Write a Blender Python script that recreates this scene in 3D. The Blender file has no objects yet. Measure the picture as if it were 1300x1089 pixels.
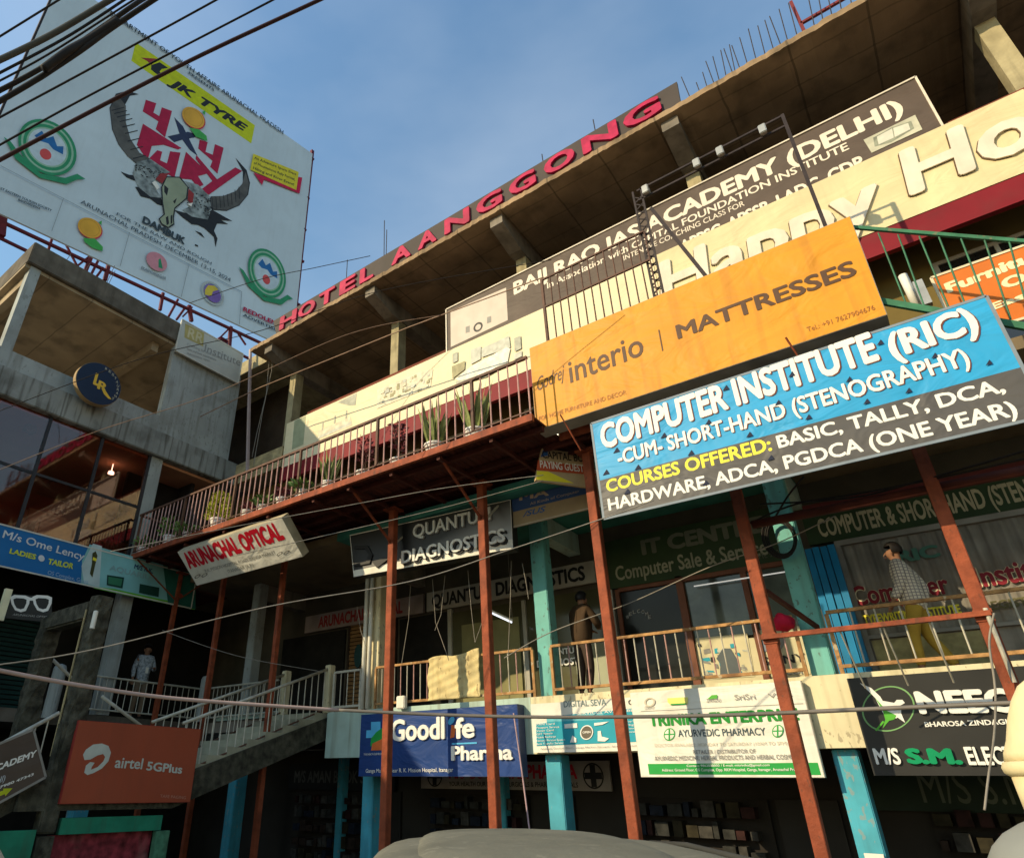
import bpy, bmesh, math, random
from mathutils import Vector, Matrix
random.seed(7)
R_ = math.radians
SC = bpy.context.scene
COL = SC.collection
# ------------------------------------------------------------------ camera
FPX, CX, CY, IW, IH = 824.71, 527.35, 560.55, 1300.0, 1089.0
YAW, PITCH, ROLL = R_(39.1506), R_(27.7501), R_(0.6236)
Fv = Vector((-math.sin(YAW)*math.cos(PITCH), math.cos(YAW)*math.cos(PITCH), math.sin(PITCH)))
_R = Vector((math.cos(YAW), math.sin(YAW), 0)); _U = _R.cross(Fv)
Rv = _R*math.cos(ROLL) + _U*math.sin(ROLL)
Uv = _U*math.cos(ROLL) - _R*math.sin(ROLL)
CAM = Vector((0, 0, 1.6))
cd = bpy.data.cameras.new('camera'); cam = bpy.data.objects.new('camera', cd); COL.objects.link(cam)
cam.matrix_world = Matrix(((Rv.x, Uv.x, -Fv.x, 0), (Rv.y, Uv.y, -Fv.y, 0), (Rv.z, Uv.z, -Fv.z, 1.6), (0, 0, 0, 1)))
cd.sensor_width = 36; cd.lens = FPX/IW*36
cd.shift_x = (IW/2-CX)/IW; cd.shift_y = (CY-IH/2)/IW
cd.clip_start = .05; cd.clip_end = 3000
SC.camera = cam
# ------------------------------------------------------------------ light
SUN = Vector((-.55, -1.0, .60)).normalized()          # towards the sun
elev = math.asin(SUN.z); azim = math.atan2(SUN.x, SUN.y)
w = bpy.data.worlds.new('World'); SC.world = w; w.use_nodes = True
nt = w.node_tree; bg = nt.nodes['Background']
sky = nt.nodes.new('ShaderNodeTexSky'); sky.sky_type = 'NISHITA'; sky.sun_disc = False
sky.sun_elevation = elev; sky.sun_rotation = azim; sky.air_density = 2.2; sky.dust_density = .4; sky.ozone_density = 6.0
tcw = nt.nodes.new('ShaderNodeTexCoord'); mpw = nt.nodes.new('ShaderNodeMapping'); mpw.inputs['Scale'].default_value = (1.2, 1.2, 3.2)
nzw = nt.nodes.new('ShaderNodeTexNoise'); nzw.inputs['Scale'].default_value = 1.7; nzw.inputs['Detail'].default_value = 5
rgw = nt.nodes.new('ShaderNodeMapRange'); rgw.inputs[1].default_value = .42; rgw.inputs[2].default_value = .75; rgw.inputs[4].default_value = .2
mxw = nt.nodes.new('ShaderNodeMix'); mxw.data_type = 'RGBA'; mxw.inputs[7].default_value = (4.6, 5.0, 5.4, 1)      # thin high cloud
nt.links.new(tcw.outputs['Generated'], mpw.inputs[0]); nt.links.new(mpw.outputs[0], nzw.inputs['Vector']); nt.links.new(nzw.outputs[0], rgw.inputs[0])
nt.links.new(rgw.outputs[0], mxw.inputs[0]); nt.links.new(sky.outputs[0], mxw.inputs[6]); nt.links.new(mxw.outputs[2], bg.inputs[0]); bg.inputs[1].default_value = .15
sd = bpy.data.lights.new('sun', 'SUN'); sd.energy = 3.6; sd.angle = R_(.5); sd.color = (1, .82, .52)
so = bpy.data.objects.new('sun', sd); COL.objects.link(so)
so.rotation_euler = SUN.to_track_quat('Z', 'Y').to_euler()
SC.view_settings.view_transform = 'Standard'; SC.view_settings.look = 'None'
SC.view_settings.exposure = .42; SC.view_settings.gamma = 1
# ------------------------------------------------------------------ pixel -> world
def ray(x, y): return Fv + Rv*((x-CX)/FPX) - Uv*((y-CY)/FPX)
def aY(x, y, Y): d = ray(x, y); return CAM + d*(Y/d.y)
def aX(x, y, X): d = ray(x, y); return CAM + d*(X/d.x)
def aD(x, y, D): return CAM + ray(x, y).normalized()*D
# ------------------------------------------------------------------ materials
_M = {}
def M(name, col, rough=.6, var=.12, scale=4.0, metal=0.0, bump=0.0, dirt=0.0, streak=0.0, spec=.2, dcol=(.06, .05, .035), chip=0.0, ccol=(.3, .25, .18), lines=None, wave=0.0):
    if name in _M: return _M[name]
    m = bpy.data.materials.new(name); m.use_nodes = True; t = m.node_tree; N = t.nodes; L = t.links
    b = N['Principled BSDF']; b.inputs['Roughness'].default_value = rough; b.inputs['Metallic'].default_value = metal
    b.inputs['Specular IOR Level'].default_value = spec
    tc = N.new('ShaderNodeTexCoord')
    def noise(sc, det=5, sz=(1, 1, 1)):
        mp = N.new('ShaderNodeMapping'); mp.inputs['Scale'].default_value = sz
        L.new(tc.outputs['Object'], mp.inputs[0])
        n = N.new('ShaderNodeTexNoise'); n.inputs['Scale'].default_value = sc; n.inputs['Detail'].default_value = det
        L.new(mp.outputs[0], n.inputs['Vector']); return n
    n1 = noise(scale); r1 = N.new('ShaderNodeMapRange'); r1.inputs[1].default_value = .3; r1.inputs[2].default_value = .7
    L.new(n1.outputs[0], r1.inputs[0])
    mx = N.new('ShaderNodeMix'); mx.data_type = 'RGBA'
    mx.inputs[6].default_value = (*[max(0, c*(1-var)) for c in col], 1); mx.inputs[7].default_value = (*[min(1, c*(1+var)) for c in col], 1)
    L.new(r1.outputs[0], mx.inputs[0]); out = mx.outputs[2]
    for amt, sz, sc, lo in ((dirt, (1, 1, 1), 1.7, .5), (streak, (5, 5, .45), 1.6, .5)):
        if amt > 0:
            n = noise(sc, 8, sz); rr = N.new('ShaderNodeMapRange'); rr.inputs[1].default_value = lo; rr.inputs[2].default_value = lo+.2
            rr.inputs[4].default_value = amt
            L.new(n.outputs[0], rr.inputs[0]); m2 = N.new('ShaderNodeMix'); m2.data_type = 'RGBA'
            m2.inputs[7].default_value = (*dcol, 1); L.new(rr.outputs[0], m2.inputs[0]); L.new(out, m2.inputs[6]); out = m2.outputs[2]
    if chip > 0:                                            # flaked paint and small stains
        n = noise(16, 6, (1, 1, .55)); n2 = noise(1.3, 3); mm = N.new('ShaderNodeMath'); mm.operation = 'MULTIPLY_ADD'; mm.inputs[1].default_value = .35
        L.new(n2.outputs[0], mm.inputs[0]); L.new(n.outputs[0], mm.inputs[2])
        rr = N.new('ShaderNodeMapRange'); rr.inputs[1].default_value = .80; rr.inputs[2].default_value = .83; rr.inputs[4].default_value = chip
        L.new(mm.outputs[0], rr.inputs[0]); m2 = N.new('ShaderNodeMix'); m2.data_type = 'RGBA'; m2.inputs[7].default_value = (*ccol, 1)
        L.new(rr.outputs[0], m2.inputs[0]); L.new(out, m2.inputs[6]); out = m2.outputs[2]
    for ax, fq, am in (lines or ()):                        # formwork board joints
        sp = N.new('ShaderNodeSeparateXYZ'); L.new(tc.outputs['Object'], sp.inputs[0])
        nn = noise(2, 2); a1 = N.new('ShaderNodeMath'); a1.operation = 'MULTIPLY_ADD'; a1.inputs[1].default_value = .05; L.new(nn.outputs[0], a1.inputs[0]); L.new(sp.outputs[ax], a1.inputs[2])
        a2 = N.new('ShaderNodeMath'); a2.operation = 'MULTIPLY'; a2.inputs[1].default_value = fq; L.new(a1.outputs[0], a2.inputs[0])
        a3 = N.new('ShaderNodeMath'); a3.operation = 'FRACT'; L.new(a2.outputs[0], a3.inputs[0])
        a4 = N.new('ShaderNodeMath'); a4.operation = 'LESS_THAN'; a4.inputs[1].default_value = .035*fq; L.new(a3.outputs[0], a4.inputs[0])
        a5 = N.new('ShaderNodeMath'); a5.operation = 'MULTIPLY'; a5.inputs[1].default_value = am; L.new(a4.outputs[0], a5.inputs[0])
        m2 = N.new('ShaderNodeMix'); m2.data_type = 'RGBA'; m2.inputs[7].default_value = (*dcol, 1); L.new(a5.outputs[0], m2.inputs[0]); L.new(out, m2.inputs[6]); out = m2.outputs[2]
    L.new(out, b.inputs['Base Color'])
    if bump > 0:
        nb = noise(scale*6, 6); bp = N.new('ShaderNodeBump'); bp.inputs['Strength'].default_value = bump; bp.inputs['Distance'].default_value = .02
        L.new(nb.outputs[0], bp.inputs['Height']); L.new(bp.outputs[0], b.inputs['Normal'])
    if wave > 0:                                            # slack, wrinkled vinyl
        nb = noise(1.1, 3, (1, 1, 2.2)); nb.inputs['Distortion'].default_value = 1.2
        bp = N.new('ShaderNodeBump'); bp.inputs['Strength'].default_value = wave; bp.inputs['Distance'].default_value = .12
        L.new(nb.outputs[0], bp.inputs['Height'])
        if b.inputs['Normal'].links: L.new(b.inputs['Normal'].links[0].from_socket, bp.inputs['Normal'])
        L.new(bp.outputs[0], b.inputs['Normal'])
    _M[name] = m; return m
def glassM(name, tint, refl=.25, trans=.75):
    if name in _M: return _M[name]
    m = bpy.data.materials.new(name); m.use_nodes = True; t = m.node_tree; N = t.nodes; L = t.links
    o = N['Material Output']; N.remove(N['Principled BSDF'])
    tr = N.new('ShaderNodeBsdfTransparent'); tr.inputs[0].default_value = (*tint, 1)
    g = N.new('ShaderNodeBsdfGlossy'); g.inputs['Roughness'].default_value = .03; g.inputs[0].default_value = (.9, .9, .9, 1)
    fr = N.new('ShaderNodeFresnel'); fr.inputs[0].default_value = 1.5
    ma = N.new('ShaderNodeMath'); ma.operation = 'MULTIPLY_ADD'; ma.inputs[1].default_value = .8; ma.inputs[2].default_value = refl*.35; ma.use_clamp = True
    L.new(fr.outputs[0], ma.inputs[0])
    mx = N.new('ShaderNodeMixShader'); L.new(ma.outputs[0], mx.inputs[0]); L.new(tr.outputs[0], mx.inputs[1]); L.new(g.outputs[0], mx.inputs[2])
    L.new(mx.outputs[0], o.inputs[0]); _M[name] = m; return m
def emitM(name, col, s):
    m = bpy.data.materials.new(name); m.use_nodes = True; b = m.node_tree.nodes['Principled BSDF']
    b.inputs['Emission Color'].default_value = (*col, 1); b.inputs['Emission Strength'].default_value = s
    b.inputs['Base Color'].default_value = (.8, .8, .8, 1); return m
concrete = M('concrete', (.24, .205, .165), .9, .22, 1.5, bump=.5, dirt=.5, streak=.35)
concrete_dark = M('concrete_dark', (.13, .11, .085), .95, .3, 2.5, bump=.6, dirt=.5, streak=.4)
concrete_grey = M('concrete_grey', (.27, .28, .26), .9, .2, 1.2, bump=.4, dirt=.5, streak=.8, lines=((1, .7, .5),))
moss = M('moss_concrete', (.075, .07, .05), .95, .6, 7, bump=1.0, dirt=.75, streak=.55, dcol=(.018, .02, .014))
moss_pale = M('weathered_edge', (.42, .33, .17), .9, .3, 6, bump=.7, dirt=.5)
wall_grey = M('pale_grey_wall', (.34, .36, .34), .85, .15, 1.5, dirt=.4, streak=.5, dcol=(.16, .15, .12), chip=.35, ccol=(.12, .11, .09))
cream_wall = M('cream_paint', (.72, .64, .42), .8, .1, 2, dirt=.18, streak=.45, dcol=(.34, .28, .15), chip=.6, ccol=(.25, .2, .13))
paleteal = M('pale_teal_paint', (.42, .55, .48), .75, .12, 2, dirt=.2, streak=.5, dcol=(.22, .22, .15))
teal = M('teal_paint', (.16, .46, .42), .6, .14, 3, dirt=.25, streak=.4, dcol=(.12, .2, .17), chip=.7, ccol=(.10, .13, .11))
tealblue = M('turquoise_paint', (.07, .36, .46), .6, .14, 3, dirt=.35, streak=.4, dcol=(.05, .14, .16), chip=.7, ccol=(.25, .3, .28))
tealceil = M('green_ceiling_paint', (.05, .22, .18), .8, .2, 2, dirt=.35)
rust = M('rust_red_steel', (.27, .065, .028), .65, .3, 6, metal=.1, bump=.25, dirt=.5, streak=.5, dcol=(.09, .03, .02), chip=.6, ccol=(.12, .05, .03))
rustdark = M('red_oxide_sheet', (.08, .021, .014), .7, .3, 4, bump=.2, dirt=.5, dcol=(.03, .012, .01))
rail_rust = M('rusty_rail', (.42, .23, .09), .7, .4, 8, bump=.3, dirt=.5, dcol=(.12, .05, .03), chip=.8, ccol=(.5, .42, .28))
rail_dark = M('brown_rail', (.12, .06, .04), .6, .25, 8, dirt=.3)
rail_pale = M('pale_rail', (.5, .47, .38), .6, .2, 8, dirt=.4, dcol=(.16, .1, .06))
rail_pink = M('faded_pink_bar', (.5, .29, .26), .6, .25, 9, dirt=.35)
black = M('dark_interior', (.02, .018, .015), .9, .3, 3)
darkwood = M('dark_brown_wall', (.045, .03, .02), .9, .3, 2)
steel_dark = M('dark_steel', (.035, .025, .025), .6, .3, 8)
wirem = M('black_cable', (.02, .016, .014), .6, .2, 8)
wirepale = M('pale_cable', (.27, .24, .20), .6, .2, 8)
wirebrown = M('brown_cable', (.30, .19, .13), .6, .2, 8)
white = M('white_print', (.8, .78, .72), .5, .05, 6)
whitedirty = M('white_vinyl', (.78, .75, .66), .55, .07, 2.5, wave=.35, dirt=.14, streak=.2, dcol=(.45, .4, .3))
yellowp = M('yellow_print', (.85, .72, .04), .5, .05, 6)
blackp = M('black_print', (.02, .02, .02), .5, .1, 6)
redp = M('red_print', (.55, .015, .03), .5, .08, 6)
greenp = M('green_print', (.02, .33, .06), .5, .08, 6)
bluep = M('blue_print', (.03, .1, .3), .5, .08, 6)
greyp = M('grey_print', (.25, .24, .22), .5, .1, 6)
orangep = M('orange_print', (.8, .35, .05), .5, .1, 6)
metalgrey = M('galvanised_steel', (.35, .35, .33), .45, .15, 6, metal=.5, dirt=.2)
# ------------------------------------------------------------------ mesh building
def wloc(o):
    v = Vector((0, 0, 0))
    while o: v += o.location; o = o.parent
    return v
class MB:
    def __init__(s): s.v = []; s.f = []
    def add(s, vs, fs):
        k = len(s.v); s.v += [Vector(p) for p in vs]; s.f += [tuple(i+k for i in f) for f in fs]; return s
    def obox(s, o, a, b, c):           # corner o, edge vectors a b c
        o, a, b, c = map(Vector, (o, a, b, c))
        return s.add([o, o+a, o+a+b, o+b, o+c, o+a+c, o+a+b+c, o+b+c], [(0, 3, 2, 1), (4, 5, 6, 7), (0, 1, 5, 4), (1, 2, 6, 5), (2, 3, 7, 6), (3, 0, 4, 7)])
    def box(s, x0, x1, y0, y1, z0, z1): return s.obox((x0, y0, z0), (x1-x0, 0, 0), (0, y1-y0, 0), (0, 0, z1-z0))
    def tube(s, p0, p1, r, n=8, r1=None): return s.ptube([p0, p1], r, n, r1)
    def ptube(s, pts, r, n=6, r1=None):
        pts = [Vector(p) for p in pts]; k = len(s.v); m = len(pts); up = None
        for i, p in enumerate(pts):
            d = (pts[min(i+1, m-1)]-pts[max(i-1, 0)]).normalized()
            if up is None: up = d.orthogonal().normalized()
            up = (up - d*up.dot(d)).normalized(); sd_ = d.cross(up)
            rr = r if r1 is None else r+(r1-r)*i/(m-1)
            s.v += [p+(up*math.cos(2*math.pi*j/n)+sd_*math.sin(2*math.pi*j/n))*rr for j in range(n)]
        for i in range(m-1):
            for j in range(n):
                s.f.append((k+i*n+j, k+i*n+(j+1) % n, k+(i+1)*n+(j+1) % n, k+(i+1)*n+j))
        s.f.append(tuple(k+j for j in range(n-1, -1, -1))); s.f.append(tuple(k+(m-1)*n+j for j in range(n))); return s
    def bar(s, p0, p1, w_, h_, side=None):   # rectangular bar
        p0, p1 = Vector(p0), Vector(p1); d = (p1-p0); dn = d.normalized()
        a = Vector(side) if side else (Vector((0, 0, 1)).cross(dn) if abs(dn.z) < .95 else Vector((1, 0, 0)))
        a = (a-dn*a.dot(dn)).normalized(); b = dn.cross(a)
        return s.obox(p0-a*w_/2-b*h_/2, a*w_, b*h_, d)
    def prism(s, pts, ext):             # polygon + extrusion vector
        pts = [Vector(p) for p in pts]; n = len(pts); ext = Vector(ext)
        return s.add(pts+[p+ext for p in pts], [tuple(range(n-1, -1, -1)), tuple(range(n, 2*n))]+[(i, (i+1) % n, n+(i+1) % n, n+i) for i in range(n)])
    def lathe(s, c, prof, n=16):
        c = Vector(c); k = len(s.v); m = len(prof)
        for r, z in prof: s.v += [c+Vector((r*math.cos(2*math.pi*j/n), r*math.sin(2*math.pi*j/n), z)) for j in range(n)]
        for i in range(m-1):
            for j in range(n): s.f.append((k+i*n+j, k+i*n+(j+1) % n, k+(i+1)*n+(j+1) % n, k+(i+1)*n+j))
        s.f.append(tuple(k+j for j in range(n-1, -1, -1))); s.f.append(tuple(k+(m-1)*n+j for j in range(n))); return s
    def build(s, name, mat, parent=None, smooth=False, bevel=0, fix=True):
        o0 = wloc(parent) if parent else Vector((0, 0, 0))
        if not parent and s.v:
            xs = [p.x for p in s.v]; ys = [p.y for p in s.v]; zs = [p.z for p in s.v]
            o0 = Vector(((min(xs)+max(xs))/2, (min(ys)+max(ys))/2, min(zs)))
        me = bpy.data.meshes.new(name); me.from_pydata([p-o0 for p in s.v], [], s.f)
        if fix or bevel:
            bm = bmesh.new(); bm.from_mesh(me)
            bmesh.ops.recalc_face_normals(bm, faces=bm.faces)
            if bevel: bmesh.ops.bevel(bm, geom=[e for e in bm.edges if e.is_manifold], offset=bevel, segments=2, affect='EDGES', clamp_overlap=True)
            bm.to_mesh(me); bm.free()
        if smooth:
            for p in me.polygons: p.use_smooth = True
        me.materials.append(mat)
        o = bpy.data.objects.new(name, me); COL.objects.link(o)
        if parent: o.parent = parent
        else: o.location = o0
        return o
def thing(name, label, cat, loc, group=None):
    o = bpy.data.objects.new(name, None); COL.objects.link(o); o.empty_display_size = .2
    o.location = loc; tag(o, label, cat, group); return o
def tag(o, label, cat, group=None, kind=None):
    if label: o['label'] = label
    if cat: o['category'] = cat
    if group: o['group'] = group
    if kind: o['kind'] = kind
    return o
def copy_tree(o, loc=None, label=None, parent=None):
    c = o.copy(); COL.objects.link(c)
    if parent: c.parent = parent
    if loc is not None: c.location = loc
    if label: c['label'] = label
    for ch in list(o.children): copy_tree(ch, None, None, c)
    return c
# ------------------------------------------------------------------ lettering
_TC = {}
def textmesh(body, bold=0.0, shear=0.0):
    k = (body, bold, shear)
    if k in _TC: return _TC[k]
    cu = bpy.data.curves.new('t', 'FONT'); cu.body = body; cu.size = 1; cu.offset = bold; cu.shear = shear; cu.resolution_u = 3
    ob = bpy.data.objects.new('t', cu); COL.objects.link(ob)
    dg = bpy.context.evaluated_depsgraph_get(); me = bpy.data.meshes.new_from_object(ob.evaluated_get(dg))
    v = [(p.co.x, p.co.y) for p in me.vertices]; f = [tuple(p.vertices) for p in me.polygons]
    bpy.data.objects.remove(ob); bpy.data.curves.remove(cu); bpy.data.meshes.remove(me)
    xs = [p[0] for p in v]; ys = [p[1] for p in v]
    _TC[k] = (v, f, min(xs), max(xs), max(ys)); return _TC[k]
def solid(vs2, fs, S, l0, l1):
    """2-D faces on plane S -> solid between lift l0 (back) and l1 (front)"""
    mb = MB(); n = len(vs2); front = [S.P(a, b, l1) for a, b in vs2]
    if l1-l0 < 1e-4: return mb.add(front, fs)
    cnt = {}
    for f in fs:
        for i in range(len(f)):
            e = (f[i], f[(i+1) % len(f)]); cnt[e] = cnt.get(e, 0)+1
    fs2 = list(fs)+[(f0, f1, f1+n, f0+n) for (f0, f1) in cnt if (f1, f0) not in cnt]
    return mb.add(front+[S.P(a, b, l0) for a, b in vs2], fs2)
class Plane:
    def __init__(s, o, u, v=(0, 0, 1)):
        s.o = Vector(o); s.u = Vector(u).normalized(); s.v = Vector(v).normalized(); s.n = s.u.cross(s.v).normalized()
    def px(s, x, y):
        d = ray(x, y); t = (s.o-CAM).dot(s.n)/d.dot(s.n); p = CAM+d*t-s.o; return p.dot(s.u), p.dot(s.v)
    def P(s, a, b, l=0): return s.o+s.u*a+s.v*b+s.n*l
def PA(Y): return Plane((0, Y, 0), (1, 0, 0))
def PB(X): return Plane((X, 0, 0), (0, 1, 0))
class Z:                                # zoom window -> photo pixels
    def __init__(s, x0, y0, sc): s.a = (x0, y0, sc)
    def __call__(s, *pts): return [(s.a[0]+x/s.a[2], s.a[1]+y/s.a[2]) for x, y in pts]
class Sign:
    def __init__(s, name, label, cat, S, quad, thick, mat, group=None, side=None, px=True, frame=None, fw=.03):
        s.S = S; s.k = 0
        q = [S.px(*p) for p in quad] if px else list(quad)     # TL TR BR BL
        s.q = q
        base = S.P((q[2][0]+q[3][0])/2, min(q[2][1], q[3][1]), -thick)
        s.root = thing(name, label, cat, base, group)
        MB().prism([S.P(a, b, 0) for a, b in q], S.n*-(thick*.6 if side else thick)).build('panel', mat, s.root)
        if side: MB().prism([S.P(a, b, -.004) for a, b in grow(q, .006)], S.n*-(thick-.004)).build('casing', side, s.root)
        if frame:
            mb = MB()
            for i in range(4):
                p0, p1 = S.P(*q[i], .0), S.P(*q[(i+1) % 4], .0)
                mb.bar(p0+S.n*-.002, p1+S.n*-.002, fw, .03, side=S.n)
            mb.build('frame', frame, s.root)
    def lift(s): s.k += 1; return .003+.0008*s.k if s.k < 12 else .0126+.00025*(s.k-12)
    def text(s, body, bl, br, tl, mat, bold=.0, shear=0., depth=0., name='lettering', px=True, lift=None, dx=0, dy=0):
        if px: bl, br, tl = s.S.px(*bl), s.S.px(*br), s.S.px(*tl)
        extra = max(0, bold); v, f, x0, x1, ym = textmesh(body, 0, shear)
        h = (Vector(tl)-Vector(bl)).dot(Vector((0, 1))); wv = Vector(br)-Vector(bl)
        l = s.lift() if lift is None else lift
        mb = MB(); ex = extra*abs(wv.x)/(x1-x0); ey = extra*.8*h/ym; fx, fy = 1-2*ex/abs(wv.x), 1-2*ey/h
        for n, (ox, oy) in enumerate(((0, 0),) if extra < .001 else ((0, 0), (-1, 0), (1, 0), (0, -1), (0, 1), (-.7, .7), (.7, .7), (-.7, -.7), (.7, -.7))):
            pts = []
            for a, b in v:
                t_ = (a-x0)/(x1-x0); pts.append((bl[0]+ex+wv.x*fx*t_+ox*ex+dx, bl[1]+ey+wv.y*t_+h*fy*b/ym+oy*ey+dy))
            q = solid(pts, f, s.S, .001 if depth else l+n*.00008, l+depth+n*.00008); mb.add(q.v, q.f)
        return mb.build(name, mat, s.root, fix=False)
    def poly(s, pts, mat, name='printed_shape', px=True, depth=0.):
        q = [s.S.px(*p) for p in pts] if px else pts
        l = s.lift()
        return solid(q, [tuple(range(len(q)))], s.S, l, l+depth).build(name, mat, s.root, fix=depth > 0)
    def ell(s, c, e1, e2, mat, name='printed_disc', ring=None, n=28):
        P = [(c[0]+e1[0]*math.cos(t)+e2[0]*math.sin(t), c[1]+e1[1]*math.cos(t)+e2[1]*math.sin(t)) for t in [2*math.pi*i/n for i in range(n)]]
        if ring is None: return s.poly(P, mat, name)
        Q = [(c[0]+(p[0]-c[0])*ring, c[1]+(p[1]-c[1])*ring) for p in P]
        q = [s.S.px(*p) for p in P+Q]; l = s.lift()
        return solid(q, [(i, (i+1) % n, n+(i+1) % n, n+i) for i in range(n)], s.S, l, l).build(name, mat, s.root, fix=False)
def grow(q, d):
    cx = sum(p[0] for p in q)/4; cy = sum(p[1] for p in q)/4
    return [(p[0]+(d if p[0] > cx else -d), p[1]+(d if p[1] > cy else -d)) for p in q]
def tu(p0, p1, r, n=8): return MB().tube(p0, p1, r, n)
# ================================================================== setting
g = MB().box(-400, 400, -400, 400, -.9, -.4).build('ground', M('earth', (.2, .17, .13), .95, .3, .5, dirt=.4)); tag(g, None, None, kind='structure')
rd = MB().box(-60, 60, -12, 6.2, -.38, 0).build('road', M('dusty_road', (.13, .118, .10), .9, .25, 3, bump=.3)); tag(rd, None, None, kind='structure')
pv = MB().box(-16, 30, 6.3, 14, -.39, -.25).build('pavement', concrete_dark); tag(pv, None, None, kind='structure')
# ================================================================== main building (street front, plane y = 10)
GX = [-13.3, -9.25, -5.38, -1.43, 3.22, 7.2]              # column grid
main = thing('market_building', 'long unfinished concrete market building with open top floor and teal columns', 'building', (-4, 12, -.25))
def boxes(root, name, mat, bx, one=False, **k):
    if one:
        mb = MB()
        for b in bx: mb.box(*b)
        return mb.build(name, mat, root, **k)
    for b in bx: o = MB().box(*b).build(name, mat, root, **k)
    return o
def mp(name, mat, *bx, **k): return boxes(main, name, mat, bx, **k)
XL, XR = -14.9, 7.5
mp('walkway_slab', concrete, (-17, XR, 10.12, 12.2, 2.62, 2.85))
mp('fascia_beam', cream_wall, (-5.62, XR, 9.93, 10.12, 2.03, 2.86))
mp('fascia_beam', paleteal, (-10.3, -5.625, 9.93, 10.12, 2.03, 2.86))
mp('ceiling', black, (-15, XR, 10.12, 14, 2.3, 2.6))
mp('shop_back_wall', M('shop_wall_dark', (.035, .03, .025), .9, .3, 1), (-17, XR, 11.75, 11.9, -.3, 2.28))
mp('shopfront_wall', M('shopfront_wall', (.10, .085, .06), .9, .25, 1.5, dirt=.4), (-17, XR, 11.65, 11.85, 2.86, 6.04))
mp('ceiling', M('brown_soffit', (.20, .15, .09), .9, .25, 1, dirt=.4), (-17, -9.4, 9.0, 12.2, 6.04, 6.2), (-1.3, XR, 9.0, 12.2, 6.04, 6.2))
mp('ceiling', tealceil, (-9.4, -1.3, 9.0, 12.2, 6.04, 6.2))
for x in GX[:5]:
    mp('ceiling_beam', paleteal if -6 < x < -1 else concrete, (x-.12, x+.12, 10.25, 11.64, 5.62, 6.03))
mp('slab', concrete, (-15.5, XR, 9.97, 14.4, 6.22, 6.40))
# second floor, a furniture shop behind the steel balcony
ochre = M('ochre_wall', (.16, .115, .035), .85, .2, 1.5, dirt=.3)
mp('shopfront_wall', ochre, (-15.5, XR, 10.6, 10.8, 6.41, 9.08))
mp('red_band', M('maroon_band', (.20, .008, .014), .6, .15, 2, dirt=.2), (-12.72, XR, 9.93, 10.03, 8.62, 9.03))
for x in (-12.1, -9.9, -7.6, -5.6, -3.2, 1.4, 3.2):
    w_ = mp('window', M('window_glass_dark', (.02, .02, .018), .12, .2, 2, spec=.7), (x, x+1.35, 10.575, 10.598, 6.9, 8.5))
    MB().box(x-.06, x+1.41, 10.55, 10.574, 6.84, 6.9).box(x-.06, x+1.41, 10.55, 10.574, 8.5, 8.56).box(x-.06, x, 10.55, 10.574, 6.9, 8.5).box(x+1.35, x+1.41, 10.55, 10.574, 6.9, 8.5).box(x+.65, x+.7, 10.55, 10.574, 6.9, 8.5).build('frame', M('aluminium_frame', (.4, .38, .32), .5), w_)
mp('slab', concrete, (-15.0, XR, 10.04, 14.4, 9.1, 9.62))
mp('slab_edge', moss_pale, (-15.0, -12.75, 9.94, 10.04, 9.1, 9.72))
# third floor: open, unfinished
mp('parapet', M('brown_parapet', (.17, .05, .03), .85, .25, 2, dirt=.4), (-12.3, XR, 10.3, 10.42, 9.63, 10.78))
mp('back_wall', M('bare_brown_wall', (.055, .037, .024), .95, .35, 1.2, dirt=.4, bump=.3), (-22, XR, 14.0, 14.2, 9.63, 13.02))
lit_col = M('lit_bare_concrete', (.40, .34, .20), .9, .2, 3, bump=.4, dirt=.35, streak=.3)  # bare concrete with the columns' sunlit yellow put into its colour
for x in GX:
    mp('column', lit_col, (x-.13, x+.13, 10.45, 10.75, 9.63, 12.6))
    mb = MB()
    mb.prism([(x-.16, 9.42, 13.03), (x-.16, 14.0, 13.03), (x-.16, 14.0, 12.55), (x-.16, 10.2, 12.55), (x-.16, 9.42, 12.78)], (.32, 0, 0))
    mb.build('roof_beam', concrete, main)
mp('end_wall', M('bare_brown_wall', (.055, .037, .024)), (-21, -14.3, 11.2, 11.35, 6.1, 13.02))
mp('roof_beam', concrete, (-15, XR, 13.2, 13.5, 12.7, 13.02))
# roof slab with a crumbling front edge
mb = MB(); xs = [XL+.9+i*.07 for i in range(int((XR-XL-.9)/.07)+1)]
random.seed(3)
fr = [(9.3+random.uniform(-.014, .014), 13.035+random.uniform(-.008, .008), 13.17+random.uniform(-.012, .012)) for _ in xs]
vs = []
for x, (y, z0, z1) in zip(xs, fr): vs += [(x, y, z0), (x, 14.4, 13.035), (x, 14.4, 13.17), (x, y, z1)]
fs = []
for i in range(len(xs)-1):
    a, b = i*4, i*4+4
    for j in range(4): fs.append((a+j, b+j, b+(j+1) % 4, a+(j+1) % 4))
fs += [(0, 1, 2, 3), tuple(len(vs)-1-i for i in range(4))]
mb.add(vs, fs).build('roof_slab', M('roof_slab_concrete', (.32, .22, .13), .95, .28, .9, bump=.6, dirt=.5, lines=((0, .85, .55), (1, 1.7, .35))), main)
mp('roof_edge', lit_col, (-21, XL+.95, 9.9, 14.4, 13.0, 13.5))
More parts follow.
